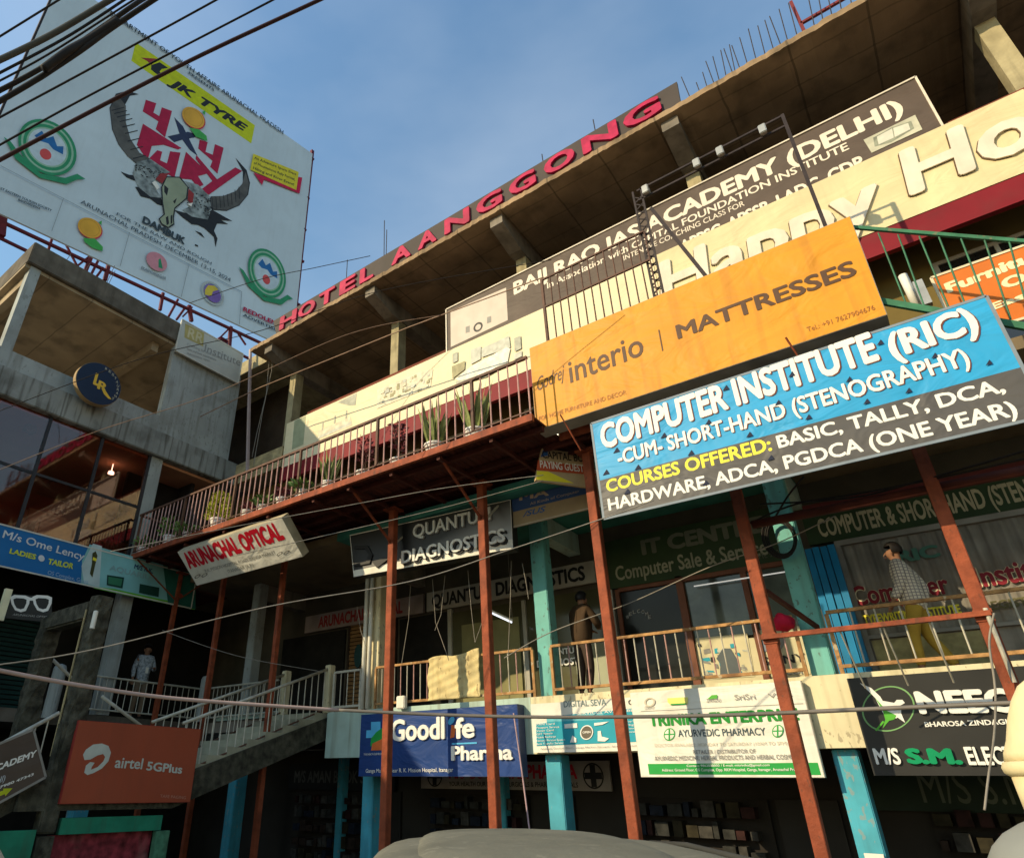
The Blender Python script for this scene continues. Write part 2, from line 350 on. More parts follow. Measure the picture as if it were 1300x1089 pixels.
# rebar stubs
rb = M('rebar', (.07, .06, .06), .7, .3, 20, metal=.4)
for (x0, y0, x1, y1) in [(875, 118, 865, 98), (888, 115, 884, 105), (898, 112, 892, 92), (907, 107, 896, 78), (913, 103, 905, 72), (921, 97, 915, 64), (930, 93, 919, 62), (931, 87, 926, 57), (938, 84, 929, 58), (947, 78, 939, 48), (958, 73, 950, 37), (970, 68, 962, 33), (980, 60, 971, 26), (990, 55, 977, 21), (998, 50, 989, 12), (1010, 44, 1001, 4), (1032, 33, 1024, -14), (1043, 27, 1036, -20), (1055, 22, 1047, -25), (1067, 15, 1060, -30), (1080, 8, 1073, -35), (1093, 3, 1086, -40)]:
    a = aY(x0, y0, 9.38); b = aY(x1, y1, 9.38); a.z = 13.1
    tu(a, (a.x+(b.x-a.x), 9.38, max(b.z, 13.3)), .009, 5).build('rebar', rb, main)
for (x0, y0, x1, y1) in [(489, 315, 488, 280), (491, 315, 491, 292), (441, 345, 441, 330), (690, 203, 688, 196), (755, 160, 753, 152)]:
    a = aY(x0, y0, 9.6); b = aY(x1, y1, 9.6); tu((a.x, 9.6, 13.15), (b.x, 9.6, b.z), .012, 5).build('rebar', rb, main)
# red steel frame on the roof edge
p = [aY(*q, 9.5) for q in ((1020, 38), (1008, -12), (1050, -18), (1012, 14))]
fr_ = thing('scaffold', 'small dark red steel scaffold standing on the roof edge among rebar', 'scaffold', (p[0].x, 9.5, 13.17))
MB().bar((p[0].x, 9.5, 13.17), (p[0].x, 9.5, 14.3), .05, .05).build('post', M('red_oxide_bar', (.18, .03, .03), .6, .2, 8), fr_)
MB().bar((p[0].x, 9.5, 13.62), (p[0].x+1.1, 9.5, 13.62), .05, .05).build('rail', M('red_oxide_bar', (.18, .03, .03)), fr_)
MB().bar((p[0].x+1.1, 9.5, 13.17), (p[0].x+1.1, 9.5, 14.3), .05, .05).build('post', M('red_oxide_bar', (.18, .03, .03)), fr_)
# columns
def col(x, y, wx, wy, z0, z1, mat, name='column'):
    return MB().box(x-wx/2, x+wx/2, y-wy/2, y+wy/2, z0, z1).build(name, mat, main, bevel=.012)
for x, m1, m0 in ((GX[0], wall_grey, tealblue), (GX[1], cream_wall, tealblue), (GX[2], teal, tealblue), (GX[3], teal, tealblue), (GX[4], teal, tealblue)):
    col(x, 10.22, .27, .3, -.3, 2.02, m0); col(x, 10.22, .27, .26, 2.87, 6.03, m1)
for x in (-11.3, -7.2): col(x, 11.5, .16, .2, -.3, 2.28, tealblue, 'door_post')
wp = M('white_pipe', (.75, .72, .62), .4, .08, 5, dirt=.15)
for dx in (-.16, -.02):
    o = tu((-9.25+dx, 9.99, 2.88), (-9.25+dx, 9.99, 5.85), .045, 10).build('downpipe', wp, main, smooth=True)
# first-floor shopfronts (parts of the building): doors, windows, shutters at y ~ 11.6
frame_br = M('brown_door_frame', (.17, .06, .03), .5, .2, 5)
# quantum: pale glazed front
w_ = mp('window', M('shop_glass_olive', (.09, .085, .045), .1, .3, 1, spec=.25), (-8.35, -4.75, 11.6, 11.64, 2.95, 4.9))
for b_ in ((-8.45, -8.35, 11.55, 11.64, 2.87, 4.98), (-6.6, -6.52, 11.55, 11.598, 2.95, 4.9), (-4.75, -4.68, 11.55, 11.64, 2.87, 4.98)): MB().box(*b_).build('frame', M('aluminium_frame', (.4, .38, .32)), w_)
MB().box(-8.1, -6.7, 11.575, 11.598, 2.95, 4.6).build('curtain', M('olive_curtain', (.24, .22, .10), .8, .2, 2), w_)
MB().box(-5.55, -4.8, 11.57, 11.598, 2.95, 3.9).build('blind', M('frosted_film', (.40, .42, .30), .5, .1, 3), w_)
sh = mp('louvre_shutter', M('brown_louvre', (.24, .13, .05), .7, .2, 4), *[(-11.4, -10.0, 11.58, 11.64, 3.0+i*.09, 3.07+i*.09) for i in range(23)], one=True)
MB().box(-11.46, -11.4, 11.56, 11.64, 2.9, 5.05).box(-10.0, -9.94, 11.56, 11.64, 2.9, 5.05).build('frame', darkwood, sh)
mp('doorway', black, (-13.9, -11.6, 11.6, 11.645, 2.87, 4.95), (-9.85, -8.5, 11.6, 11.645, 2.87, 4.95))
# computer centre
d_ = mp('glass_door', M('dark_glass', (.015, .015, .013), .12, .2, 2, spec=.15), (-4.55, -3.5, 11.6, 11.64, 2.9, 4.75))
MB().box(-4.62, -4.55, 11.55, 11.64, 2.87, 4.8).box(-3.5, -3.38, 11.52, 11.64, 2.87, 4.85).box(-4.55, -3.5, 11.55, 11.64, 4.75, 4.85).build('frame', frame_br, d_)
w_ = mp('window', M('showroom_glass', (.10, .12, .105), .06, .6, 1.6, spec=.35), (-3.38, -1.65, 11.6, 11.64, 3.75, 4.75))
MB().box(-3.38, -1.6, 11.53, 11.64, 4.75, 4.87).box(-2.45, -2.36, 11.53, 11.598, 2.9, 4.75).box(-1.65, -1.58, 11.53, 11.64, 2.9, 4.75).build('frame', frame_br, w_)
MB().box(-3.38, -2.45, 11.58, 11.62, 2.95, 3.7).box(-2.36, -1.65, 11.58, 11.62, 2.95, 3.7).build('sill_board', M('cream_board', (.62, .56, .36), .7, .1, 3), w_)
tl_ = MB().box(-3.2, -1.7, 11.5, 11.52, 4.62, 4.637).build('light_strip', emitM('tube_glow_soft', (1, .97, .9), .3), w_)
# blue shutter and the institute's window
bs = mp('folding_shutter', M('bright_blue_paint', (.01, .20, .42), .45, .15, 3, dirt=.15), *[(-1.42+i*.105, -1.33+i*.105, 11.42-.03*(i % 2), 11.5-.03*(i % 2), 2.92, 4.9) for i in range(4)], one=True)
w_ = mp('window', M('grey_curtain', (.26, .235, .20), .75, .25, 3, dirt=.2, streak=.4), (-.95, .33, 11.6, 11.64, 3.0, 4.9), (.45, 3.4, 11.6, 11.64, 3.0, 4.9))
mb = MB()
for b in ((-1.02, -.95, 2.9, 4.98), (.33, .45, 2.9, 4.98), (3.4, 3.5, 2.9, 4.98)): mb.box(b[0], b[1], 11.53, 11.645, b[2], b[3])
mb.box(-.95, .33, 11.53, 11.6, 4.9, 4.98).box(.45, 3.4, 11.53, 11.6, 4.9, 4.98).box(-.95, .33, 11.54, 11.6, 3.5, 3.55).box(.45, 3.4, 11.54, 11.6, 3.5, 3.55)
mb.build('frame', M('grey_frame', (.28, .26, .23), .6, .15, 5), w_)
for x0, x1 in ((-.94, .32), (.46, 3.39)):                     # curtain folds
    n = int((x1-x0)/.018); mb = MB(); vs = []
    for j in range(7):
        for i in range(n+1): x = x0+(x1-x0)*i/n; vs.append((x, 11.588+.011*math.sin(x*38+.6*math.sin(x*7)+j*.12)+.006*math.sin(x*91), 3.56+1.33*j/6))
    mb.add(vs, [(j*(n+1)+i, j*(n+1)+i+1, (j+1)*(n+1)+i+1, (j+1)*(n+1)+i) for j in range(6) for i in range(n)]).build('curtain', M('grey_curtain', (.26, .235, .20)), w_, smooth=True)
MB().box(-.93, .31, 11.57, 11.595, 3.02, 3.48).build('poster', M('olive_poster', (.35, .30, .14), .6, .35, 6), w_)
mp('wall_panel', M('dark_red_lintel', (.14, .03, .03), .7), (-1.3, XR, 11.5, 11.64, 5.44, 5.62))
# dim ground-floor shops: doors, racks of goods and hanging stock in the gloom
random.seed(5)
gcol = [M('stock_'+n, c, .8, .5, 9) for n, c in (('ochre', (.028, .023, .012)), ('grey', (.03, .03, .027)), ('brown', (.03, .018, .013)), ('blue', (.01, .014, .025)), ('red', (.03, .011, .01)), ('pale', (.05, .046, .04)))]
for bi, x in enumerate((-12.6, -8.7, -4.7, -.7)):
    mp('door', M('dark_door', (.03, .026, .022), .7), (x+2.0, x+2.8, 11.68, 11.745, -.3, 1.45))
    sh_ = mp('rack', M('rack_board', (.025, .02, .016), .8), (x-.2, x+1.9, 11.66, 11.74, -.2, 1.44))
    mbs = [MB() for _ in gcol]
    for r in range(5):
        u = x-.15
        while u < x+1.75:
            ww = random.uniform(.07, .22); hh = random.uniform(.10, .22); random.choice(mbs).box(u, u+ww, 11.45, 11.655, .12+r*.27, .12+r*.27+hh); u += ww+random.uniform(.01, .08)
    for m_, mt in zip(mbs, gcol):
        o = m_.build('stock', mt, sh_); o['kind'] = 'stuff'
# ================================================================== corner building (left, faces +x)
XB = -14.9
corner = thing('corner_building', 'grey concrete corner building with reddish glazed floor and open loggia above', 'building', (XB-1.5, 5, -.25))
def cp(name, mat, *bx, **k): return boxes(corner, name, mat, bx, **k)
Y0 = 3.3
cp('walkway_slab', concrete_dark, (XB-2.1, XB-.02, Y0, 10.11, 2.6, 2.85))
cp('fascia_beam', concrete_dark, (XB-.16, XB, 7.2, 10.1, 2.0, 2.84))
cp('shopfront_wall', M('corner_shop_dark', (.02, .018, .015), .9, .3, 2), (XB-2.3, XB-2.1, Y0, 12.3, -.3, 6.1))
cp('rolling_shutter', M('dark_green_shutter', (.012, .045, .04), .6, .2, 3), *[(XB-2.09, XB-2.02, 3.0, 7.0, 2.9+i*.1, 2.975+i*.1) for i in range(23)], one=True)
cp('ceiling', M('maroon_soffit', (.09, .03, .025), .9, .3, 2), (XB-2.1, XB-.2, Y0, 10.5, 6.0, 6.09))
cp('slab', concrete, (XB-5, XB-.02, Y0, 10.4, 6.1, 6.35))
cp('column', wall_grey, (XB-.3, XB, 7.46, 7.76, 2.86, 6.0)); cp('column', tealblue, (XB-.3, XB, 7.46, 7.76, -.3, 2.0))
cp('column', wall_grey, (XB-.3, XB-.04, 3.3, 3.6, 2.86, 6.0))
# glazed floor
cp('glazing', glassM('tinted_glass', (.80, .60, .54), .12), (XB-.06, XB-.045, Y0, 7.46, 6.36, 9.08))
mull = M('dark_mullion', (.03, .03, .035), .4, .2, 8)
cp('mullion', mull, *[(XB-.09, XB-.02, y-.035, y+.035, 6.36, 9.09) for y in (3.62, 4.88, 6.14, 7.42)])
cp('mullion', mull, (XB-.085, XB-.025, Y0, 7.4, 7.62, 7.68))
cp('column', wall_grey, (XB-.28, XB-.02, 7.46, 7.78, 6.36, 9.09))
cp('back_wall', M('red_brown_room', (.55, .16, .13), .8, .25, 1.2), (XB-5, XB-4.85, Y0, 10.3, 6.36, 9.015))
cp('ceiling', M('orange_brown_ceiling', (.62, .30, .17), .8, .2, 1), (XB-5, XB-.12, Y0, 9.6, 9.02, 9.09))
cp('side_wall', M('doorway_dark', (.025, .02, .018), .9), (XB-2.8, XB-.5, 9.0, 9.1, 6.36, 9.0), (XB-1.3, XB-1.2, 7.5, 9.0, 6.36, 9.0))
for i, (y, z) in enumerate(((3.2, 6.36), (5.4, 6.36), (6.7, 6.36))):
    cp('furniture', [M('sofa_pink', (.5, .08, .14), .7), M('sofa_cream', (.5, .4, .28), .7), M('sofa_brown', (.2, .1, .06), .7)][i], (XB-1.4, XB-.5, y, y+1.0, z, z+.5), (XB-1.6, XB-1.38, y, y+1.0, z, z+1.0), bevel=.06, one=True)
lamp_ = MB().lathe((XB-1.1, 7.0, 8.72), [(.012, .28), (.012, .08), (.07, .06), (.08, 0), (.03, -.02)], 12).build('ceiling_lamp', emitM('lamp_glow', (1, .9, .75), 4), corner)
cp('ceiling_lamp', M('lamp_dark', (.15, .08, .03)), (XB-.85, XB-.6, 4.6, 4.85, 8.84, 9.02), bevel=.04)
# fascia band, parapet and loggia
cp('fascia_band', concrete_grey, (XB-5, XB+.12, Y0, 10.0, 9.1, 9.78), bevel=.02)
cp('parapet', wall_grey, (XB-.2, XB-.02, Y0, 7.42, 9.79, 10.28))
cp('end_wall', wall_grey, (XB-.22, XB-.015, 7.42, 9.72, 9.79, 12.68))
cp('end_wall', concrete, (XB-5, XB-.23, 9.55, 9.71, 9.79, 12.68))
cp('column', wall_grey, (XB-.3, XB-.03, 3.42, 3.66, 9.8, 12.69)); cp('column', concrete, (XB-4.7, XB-4.4, 6.3, 6.6, 9.8, 12.69)); cp('column', concrete, (XB-4.7, XB-4.4, 3.4, 3.7, 9.8, 12.69))
cp('slab', concrete, (XB-5, XB-.3, Y0, 9.9, 9.72, 9.785))
cp('ceiling', M('tan_soffit', (.35, .27, .17), .9, .2, 1, dirt=.45, lines=((1, .9, .4),)), (XB-5, XB-.05, Y0, 9.54, 12.6, 12.69))
cp('ceiling_beam', M('tan_soffit', (.46, .33, .19)), (XB-5, XB-.32, 3.45, 3.63, 12.3, 12.59), (XB-5, XB-.32, 6.9, 7.1, 12.3, 12.59))
cp('roof_slab', concrete_dark, (XB-5.1, XB+.06, Y0, 9.4, 12.7, 13.34), bevel=.02)
cp('parapet', M('tan_soffit', (.46, .33, .19)), (XB-4.95, XB-4.8, Y0, 9.5, 9.79, 10.9))
cp('end_wall', wall_grey, (XB-5, XB-.1, Y0-.15, Y0-.002, -.3, 9.08)); cp('shade_block', concrete_grey, (XB-5, XB-.03, -7, Y0-.16, -.3, 9.7))  # unseen block added beyond the end wall to shade stair and gate
for y in (-5.8, -3.4, -1.0, 1.2):
    for z in (3.6, 6.8): cp('window', M('window_glass_dark', (.02, .02, .018)), (XB-.03, XB-.015, y, y+1.3, z, z+1.4))  # windows dressing the added shade block
for y, h in ((4.6, .35), (5.2, .7), (5.25, .55), (4.1, .3)): tu((XB-.1, y, 13.3), (XB-.1+.05, y+.06, 13.34+h), .008, 5).build('rebar', rb, corner)
# ================================================================== steel balcony of the second floor
YE, ZB = 7.4, 6.33
bal = thing('steel_balcony', 'long rust red steel balcony on posts in front of the second floor', 'balcony', (-5, 8.7, ZB))
BXL = -14.72
mb = MB()
BXR = .45
for i in range(int((BXR-BXL)/.125)):                      # corrugated deck sheet
    x = BXL+i*.125; ye = YE if x < -3.95 else 8.2
    mb.prism([(x, ye+.05, ZB), (x+.05, ye+.05, ZB+.022), (x+.075, ye+.05, ZB+.022), (x+.125, ye+.05, ZB), (x+.125, ye+.05, ZB+.03), (x, ye+.05, ZB+.03)], (0, 9.96-ye-.05, 0))
mb.build('deck', rustdark, bal)
for y in (7.75, 8.35, 8.7, 9.3, 9.8): MB().box(BXL, BXR if y > 8.3 else -3.86, y-.03, y+.03, ZB-.09, ZB-.004).build('joist', rustdark, bal)
for x in (-14.0, -12.6, -11.2, -9.8, -8.5, -7.6, -6.6, -5.6, -4.6, -3.6, -2.7, -1.67, -.7, .3): MB().box(x-.03, x+.03, YE+.06 if x < -3.95 else 8.26, 9.95, ZB-.15, ZB-.094).build('joist', rustdark, bal)
MB().box(BXL, -3.84, YE-.02, YE+.046, ZB-.07, ZB+.045).build('edge_beam', rust, bal); MB().box(-3.835, BXR, 8.2, 8.245, ZB-.06, ZB+.1).build('edge_beam', rust, bal)
rz = 7.37
MB().bar((BXL, YE, rz), (-3.85, YE, rz), .05, .045).build('top_rail', rail_dark, bal)
MB().bar((BXL, YE, ZB+.10), (-3.85, YE, ZB+.10), .025, .02).build('bottom_rail', rail_dark, bal)
x = BXL+.08; k = 0
while x < -3.85:
    if k % 12 == 0: MB().bar((x, YE, ZB+.1), (x, YE, rz-.022), .045, .045).build('rail_post', rail_dark, bal)
    else: tu((x, YE, ZB+.045), (x, YE, rz-.02), .0125, 6).build('baluster', rail_pink, bal)
    x += .168 if x > -11 else .155; k += 1
MB().bar((BXL, YE, rz), (BXL, 9.9, rz), .05, .045).build('end_rail', rail_dark, bal)
# stay rods holding the balcony sign
for q0, q1 in (((715, 562), (735, 605)), ((1020, 500), (1030, 530))):
    a = aY(*q0, YE+.2); tu((a.x, YE+.2, ZB), (a.x+.12, YE+.5, ZB-.5), .012, 6).build('rod', rust, bal)
# posts
YP = 8.7
LBL = {-14.62: 'rust red steel post nearest the grey corner building, holding up the balcony', -12.74: 'rust red steel post rising below the left half of the white optical sign', -10.64: 'bright orange rust post in front of the stair beneath the tilted optical sign',
       -7.6: 'rust red post crossing the left part of the blue pharma board', -5.6: 'rust red post crossing the right part of the blue pharma board', -3.63: 'rust red post between the turquoise digital service board and the green-lettered board',
       -1.67: 'rust red post crossing the right end of the green-lettered pharmacy board', .3: 'thick rust red post before the computer institute window at far right'}
for i, (x, lb) in enumerate(LBL.items()):
    wd = .10 if x < -8 else .13
    t = thing('steel_post', lb, 'post', (x, YP, -.25), 'rust red posts under the balcony')
    MB().box(x-wd/2, x+wd/2, YP-wd/2, YP+wd/2, -.25, ZB-.155).build('shaft', rust, t, bevel=.006)
    MB().box(x-.14, x+.14, YP-.14, YP+.14, ZB-.155, ZB-.12).build('cap_plate', rust, t)
    if x in (-7.6, -5.6, -14.62) :
        MB().bar((x, YP-wd/2, 5.55), (x, YE+.1, ZB-.07), .035, .035).build('brace', rust, t)
        MB().bar((x, YP+wd/2, 5.55), (x+.0, YP+.75, ZB-.16), .03, .03).build('brace', rail_pale if x > -10 else rust, t)
    if x > -2: MB().box(x-wd/2-.01, x+wd/2+.01, YP-wd/2-.01, YP+wd/2+.01, 3.08, 3.2).build('clamp', rust, t)
t = thing('steel_beam', 'dark red horizontal steel tube between the two rightmost posts', 'beam', (.6, YP+.12, 4.5))
tu((-1.6, YP+.13, 4.58), (3.4, YP+.13, 4.58), .055, 10).build('tube', rustdark, t, smooth=True)  # darker steel colour holds the shade under the blue sign
# low outer rail between the right posts
t = thing('outer_rail', 'rusty outer rail joining the right posts above the black bird board', 'rail', (-.6, YP-.1, 2.5))
MB().bar((-1.75, YP-.1, 3.15), (.36, YP-.1, 3.15), .06, .05).build('top_rail', rust, t)
tu((.33, YP-.1, 3.2), (.33, YP-.1, 2.5), .02, 8).build('post', rail_pale, t)
for x in (-.95, -.55, -.15): tu((x, YP-.1, 3.12), (x+.02, YP+.5, 2.6), .009, 6).build('rod', rail_pale, t)
o = MB().bar(aY(972, 750, YP+.07), aY(1038, 796, 10.0), .05, .05).build('tie_bar', rustdark); tag(o, 'dark red slanting tie bar between a rust post and the right teal column', 'bar')
o = MB().box(-1.5, -1.31, 10.03, 10.045, .62, .95).build('notice', whitedirty); tag(o, 'white paper notice pasted low on the right turquoise column', 'notice')
# ------------------------------------------------------------------ walkway railings
def rail_bay(x0, x1, label, mats, y=9.97, zt=3.62, zb=2.95, step=.155, zl=0):
    t = thing('walkway_railing', label, 'railing', ((x0+x1)/2, y, 2.86), 'railings of the first-floor walkway')
    MB().bar((x0, y, zt), (x1, y, zt+zl), .05, .04).build('top_rail', mats[0], t)
    MB().bar((x0, y, zb), (x1, y, zb), .05, .04).build('bottom_rail', mats[0], t)
    n = int((x1-x0)/step)
    for i in range(n+1):
        x = x0+(x1-x0)*i/n
        if i in (0, n): MB().bar((x, y, 2.86), (x, y, zt-.02), .045, .045).build('end_post', mats[0], t)
        else: tu((x, y, zb), (x, y, zt-.01), .0105, 6).build('baluster', mats[1+(i % 2)], t)
    return t
rail_bay(-10.2, -9.45, 'short pale railing beside the stair top, left of the white downpipes', (rail_pale, rail_pale, rail_pale))
rail_bay(-9.05, -5.55, 'rusty railing with a cream sheet tied to it, left of the teal column', (rail_rust, rail_pink, rail_pale))
rail_bay(-5.2, -1.6, 'rusty railing between the two teal columns under the computer shop', (rail_rust, rail_pink, rail_pale))
rail_bay(-1.2, 3.0, 'rusty railing before the blue shutter and the institute window', (rail_rust, rail_pale, rail_pale), step=.26)
# cream sheet on the railing
mb = MB(); n, m_ = 40, 28; q = []
for j in range(m_+1):
    for i in range(n+1):
        a, b = i/n, j/m_
        q.append((-7.72+1.14*a+.012*math.sin(b*9), 9.915+.012*math.sin(a*23+b*9)+.008*math.sin(b*31-a*13)+.02*math.sin(a*5+1)*b, 2.93+(.72+.03*math.sin(a*8)+.05*a)*b))
f = [(j*(n+1)+i, j*(n+1)+i+1, (j+1)*(n+1)+i+1, (j+1)*(n+1)+i) for j in range(m_) for i in range(n)]
o = mb.add(q, f).build('sheet', M('yellowed_sheet', (.66, .54, .27), .8, .25, 3.5, bump=.3, dirt=.55, streak=.3, dcol=(.26, .17, .07), chip=.6, ccol=(.15, .1, .05)), smooth=True)
tag(o, 'yellowed cream sheet tied over the walkway railing above the blue pharma board', 'sheet')
md = o.modifiers.new('thick', 'SOLIDIFY'); md.thickness = .012
c = aY(453, 832, 11.5); o = MB().prism([(c.x+.13*math.cos(t), 11.54, c.z+.27*math.sin(t)) for t in [i*math.pi/10 for i in range(20)]], (0, .03, 0)).build('oval_mirror', M('teal_mirror', (.03, .08, .08), .15, .2, 3, spec=.6)); tag(o, 'dark teal oval mirror hanging on the brown louvred shutter', 'mirror')
c = aY(510, 892, 9.85); o = MB().box(c.x-.1, c.x+.1, 9.8, 9.9, c.z-.1, c.z+.12).build('junction_box', whitedirty, bevel=.015); tag(o, 'small off-white box on the walkway edge above the blue pharma board', 'box')
# crimson cloth bundle
me = bmesh.new(); bmesh.ops.create_icosphere(me, subdivisions=3, radius=.13)
for v in me.verts:
    v.co *= 1+.22*math.sin(v.co.x*31+v.co.z*17)*math.cos(v.co.y*23+1); v.co.z *= .85; v.co.x *= 1.1
dm = bpy.data.meshes.new('cloth_bundle'); me.to_mesh(dm); me.free(); dm.materials.append(M('crimson_cloth', (.5, .012, .045), .8, .2, 6))
for p_ in dm.polygons: p_.use_smooth = True
o = bpy.data.objects.new('cloth_bundle', dm); COL.objects.link(o); o.location = aY(994, 790, 9.9); tag(o, 'crimson cloth bundle on the railing beside the right teal column', 'cloth')
# black cable coil on the teal column
t = thing('cable_coil', 'coil of black cable hanging on the right teal column', 'cable', (-1.5, 10.0, 4.6))
c0 = aY(992, 684, 10.02)
for k in range(6):
    r = .2+.012*k; MB().ptube([(c0.x+.08*math.sin(k)*.2+r*.8*math.cos(a), 9.99-.012*k, c0.z+r*1.15*math.sin(a)) for a in [2*math.pi*i/24 for i in range(25)]], .011, 6).build('loop', wirem, t, smooth=True)
# fluorescent tube
t = thing('tube_light', 'lit fluorescent tube under the walkway ceiling by the second post', 'lamp', aY(635, 785, 10.9))
a, b = aY(622, 777, 10.9), aY(650, 790, 11.2)
tu(a, b, .016, 8).build('tube', emitM('tube_light_glow', (.85, .9, 1), 1.1), t); MB().bar(a+Vector((0, .02, .04)), b+Vector((0, .02, .04)), .05, .03).build('fitting', whitedirty, t)
for q in (a, b): tu(q+Vector((0, .02, .05)), (q.x, q.y, 6.0), .006, 5).build('hanger', wirepale, t)
# strings and wires hanging in front of the diagnostics shop
for pts in ([(521, 742), (519, 785), (510, 842)], [(549, 735), (553, 790), (570, 838)], [(565, 730), (560, 780), (552, 800)], [(594, 724), (598, 770), (603, 815)], [(603, 815), (612, 790), (616, 760)], [(649, 712), (648, 760), (645, 838)], [(663, 715), (668, 740), (671, 760)], [(453, 770), (458, 800), (464, 820)]):
    o = MB().ptube([aY(x, y, 9.7) for x, y in pts], .006, 5).build('hanging_wire', wirepale); tag(o, 'loose pale wire dangling before the diagnostics shop front', 'wire', 'loose wires before the diagnostics shop')
# ------------------------------------------------------------------ potted plants
potm = M('white_pot', (.75, .72, .66), .5, .1, 6, dirt=.2); soil = M('soil', (.04, .025, .015), .95)
leafs = {'blade': M('snake_plant_leaf', (.24, .27, .09), .5, .45, 9), 'lime': M('lime_foliage', (.40, .42, .03), .55, .35, 6), 'red': M('maroon_leaf', (.13, .03, .035), .5, .4, 9), 'green': M('green_leaf', (.14, .22, .06), .5, .4, 9)}
def leaf(mb, p, d, L, w, bend=.25):
    d = Vector(d).normalized(); s = d.cross(Vector((random.uniform(-1, 1), random.uniform(-1, 1), random.uniform(-.3, .3)))).normalized(); nrm = s.cross(d)
    P = [Vector(p)+d*L*t+nrm*bend*L*t*t for t in (0, .35, .7, 1)]
    W = (w*.4, w, w*.7, 0); k = len(mb.v)
    for q, ww in zip(P, W): mb.v += [q-s*ww/2, q+s*ww/2]
    mb.f += [(k, k+1, k+3, k+2), (k+2, k+3, k+5, k+4), (k+4, k+5, k+7, k+6)]
def plant(px, py, kind, label, r=.13, h=.22, H=.6):
    c = aY(px, py, YE+.2); c = Vector((c.x, YE+.05+r*1.1, ZB+.05))
    t = thing('potted_plant', label, 'plant', c, 'potted plants along the balcony railing')
    MB().lathe(c, [(r*.72, 0), (r*.98, h*.85), (r*1.06, h*.85), (r*1.06, h), (r*.95, h), (r*.9, h*.9)], 18).build('pot', potm, t, smooth=False)
    mb = MB(); b = c+Vector((0, 0, h*.9)); mb2 = MB()
    if kind == 'blade':
        for i in range(58):
            a = random.uniform(0, 6.28); rr = random.uniform(0, r*.75); leaf(mb, b+Vector((rr*math.cos(a), rr*math.sin(a), 0)), (.27*math.cos(a)+random.uniform(-.1, .1), .27*math.sin(a), 1), H*random.uniform(.4, 1), .06, random.uniform(-.05, .12))
    elif kind == 'lime':
        for i in range(700):
            a = random.uniform(0, 6.28); z = random.uniform(.05, 1); rr = math.sqrt(random.random())*.30*(1-.45*z)
            leaf(mb, b+Vector((rr*math.cos(a), rr*math.sin(a), z*H*.8)), (math.cos(a), math.sin(a), random.uniform(.2, 1.6)), random.uniform(.05, .11), .022)
    elif kind == 'red':
        for i in range(5): a = random.uniform(0, 6.28); tip = b+Vector((.12*math.cos(a), .1*math.sin(a), H*random.uniform(.6, 1))); mb2.ptube([b, (b+tip)/2+Vector((.02, 0, 0)), tip], .007, 5)
        for i in range(130):
            a = random.uniform(0, 6.28); z = random.uniform(.25, 1); rr = random.uniform(.0, .14)
            leaf(mb, b+Vector((rr*math.cos(a), rr*math.sin(a), z*H)), (math.cos(a), math.sin(a), random.uniform(-.2, .9)), random.uniform(.05, .1), .04)
    else:
        for i in range(6): a = i*1.05; tip = b+Vector((.16*math.cos(a), .16*math.sin(a), H*random.uniform(.4, .8))); mb2.ptube([b, (b+tip)/2+Vector((0, 0, .05)), tip], .006, 5)
        for i in range(110):
            a = random.uniform(0, 6.28); z = random.uniform(.15, .9); rr = random.uniform(.05, .22)
            leaf(mb, b+Vector((rr*math.cos(a), rr*math.sin(a), z*H)), (math.cos(a), math.sin(a), random.uniform(0, .8)), random.uniform(.08, .15), .06)
    mb.build('foliage', leafs[kind], t, fix=False)
    if mb2.v: mb2.build('stem', M('plant_stem', (.09, .05, .03)), t)
for a in [(182, 690, 'green', 'small leafy plant in a white pot at the shaded end of the balcony', .15, .2, .25), (216, 676, 'green', 'leafy plant with broad leaves in a white pot, first from the corner', .15, .26, .5), (241, 668, 'green', 'low sprig in a small white pot just left of the lime bush', .1, .16, .14),
          (276, 655, 'lime', 'bushy lime green plant in a ribbed white pot', .16, .26, .75), (315, 645, 'red', 'short dark sprig in a white pot just right of the lime bush', .13, .18, .2), (337, 634, 'green', 'low plant in a wide white pot above the optical sign', .13, .16, .18), (360, 625, 'red', 'short plant in a white pot two places right of the lime bush', .12, .18, .25), (388, 614, 'green', 'tiny plant in a square white pot left of the tall blades', .1, .18, .15),
          (418, 603, 'blade', 'tall snake plant alone in a white pot above the first brace', .13, .18, .75), (462, 589, 'red', 'maroon leaved plant in a white bowl left of its larger neighbour', .15, .14, .7), (505, 574, 'red', 'maroon croton with dark leaves in a white bowl beside the snake plant', .15, .14, .75),
          (550, 560, 'blade', 'dense snake plant in a ringed white pot above the second brace', .17, .2, .85), (601, 543, 'blade', 'largest snake plant in a white pot nearest the orange sign', .17, .2, .9)]: plant(*a)
o = MB().lathe(aY(478, 585, YE+.35)*1+Vector((0, 0, -.1)), [(.08, 0), (.09, .3), (.07, .3)], 14); 
o = MB().box(-9.35, -9.2, YE+.3, YE+.42, ZB+.035, ZB+.3).build('paint_can', potm, bevel=.02); tag(o, 'small square cream canister between the two maroon plants', 'canister')
o = MB().box(-4.62, -4.42, 10.3, 10.35, 6.75, 7.3).build('notice', whitedirty); tag(o, 'small cream notice hanging behind the railing left of the orange sign', 'notice')
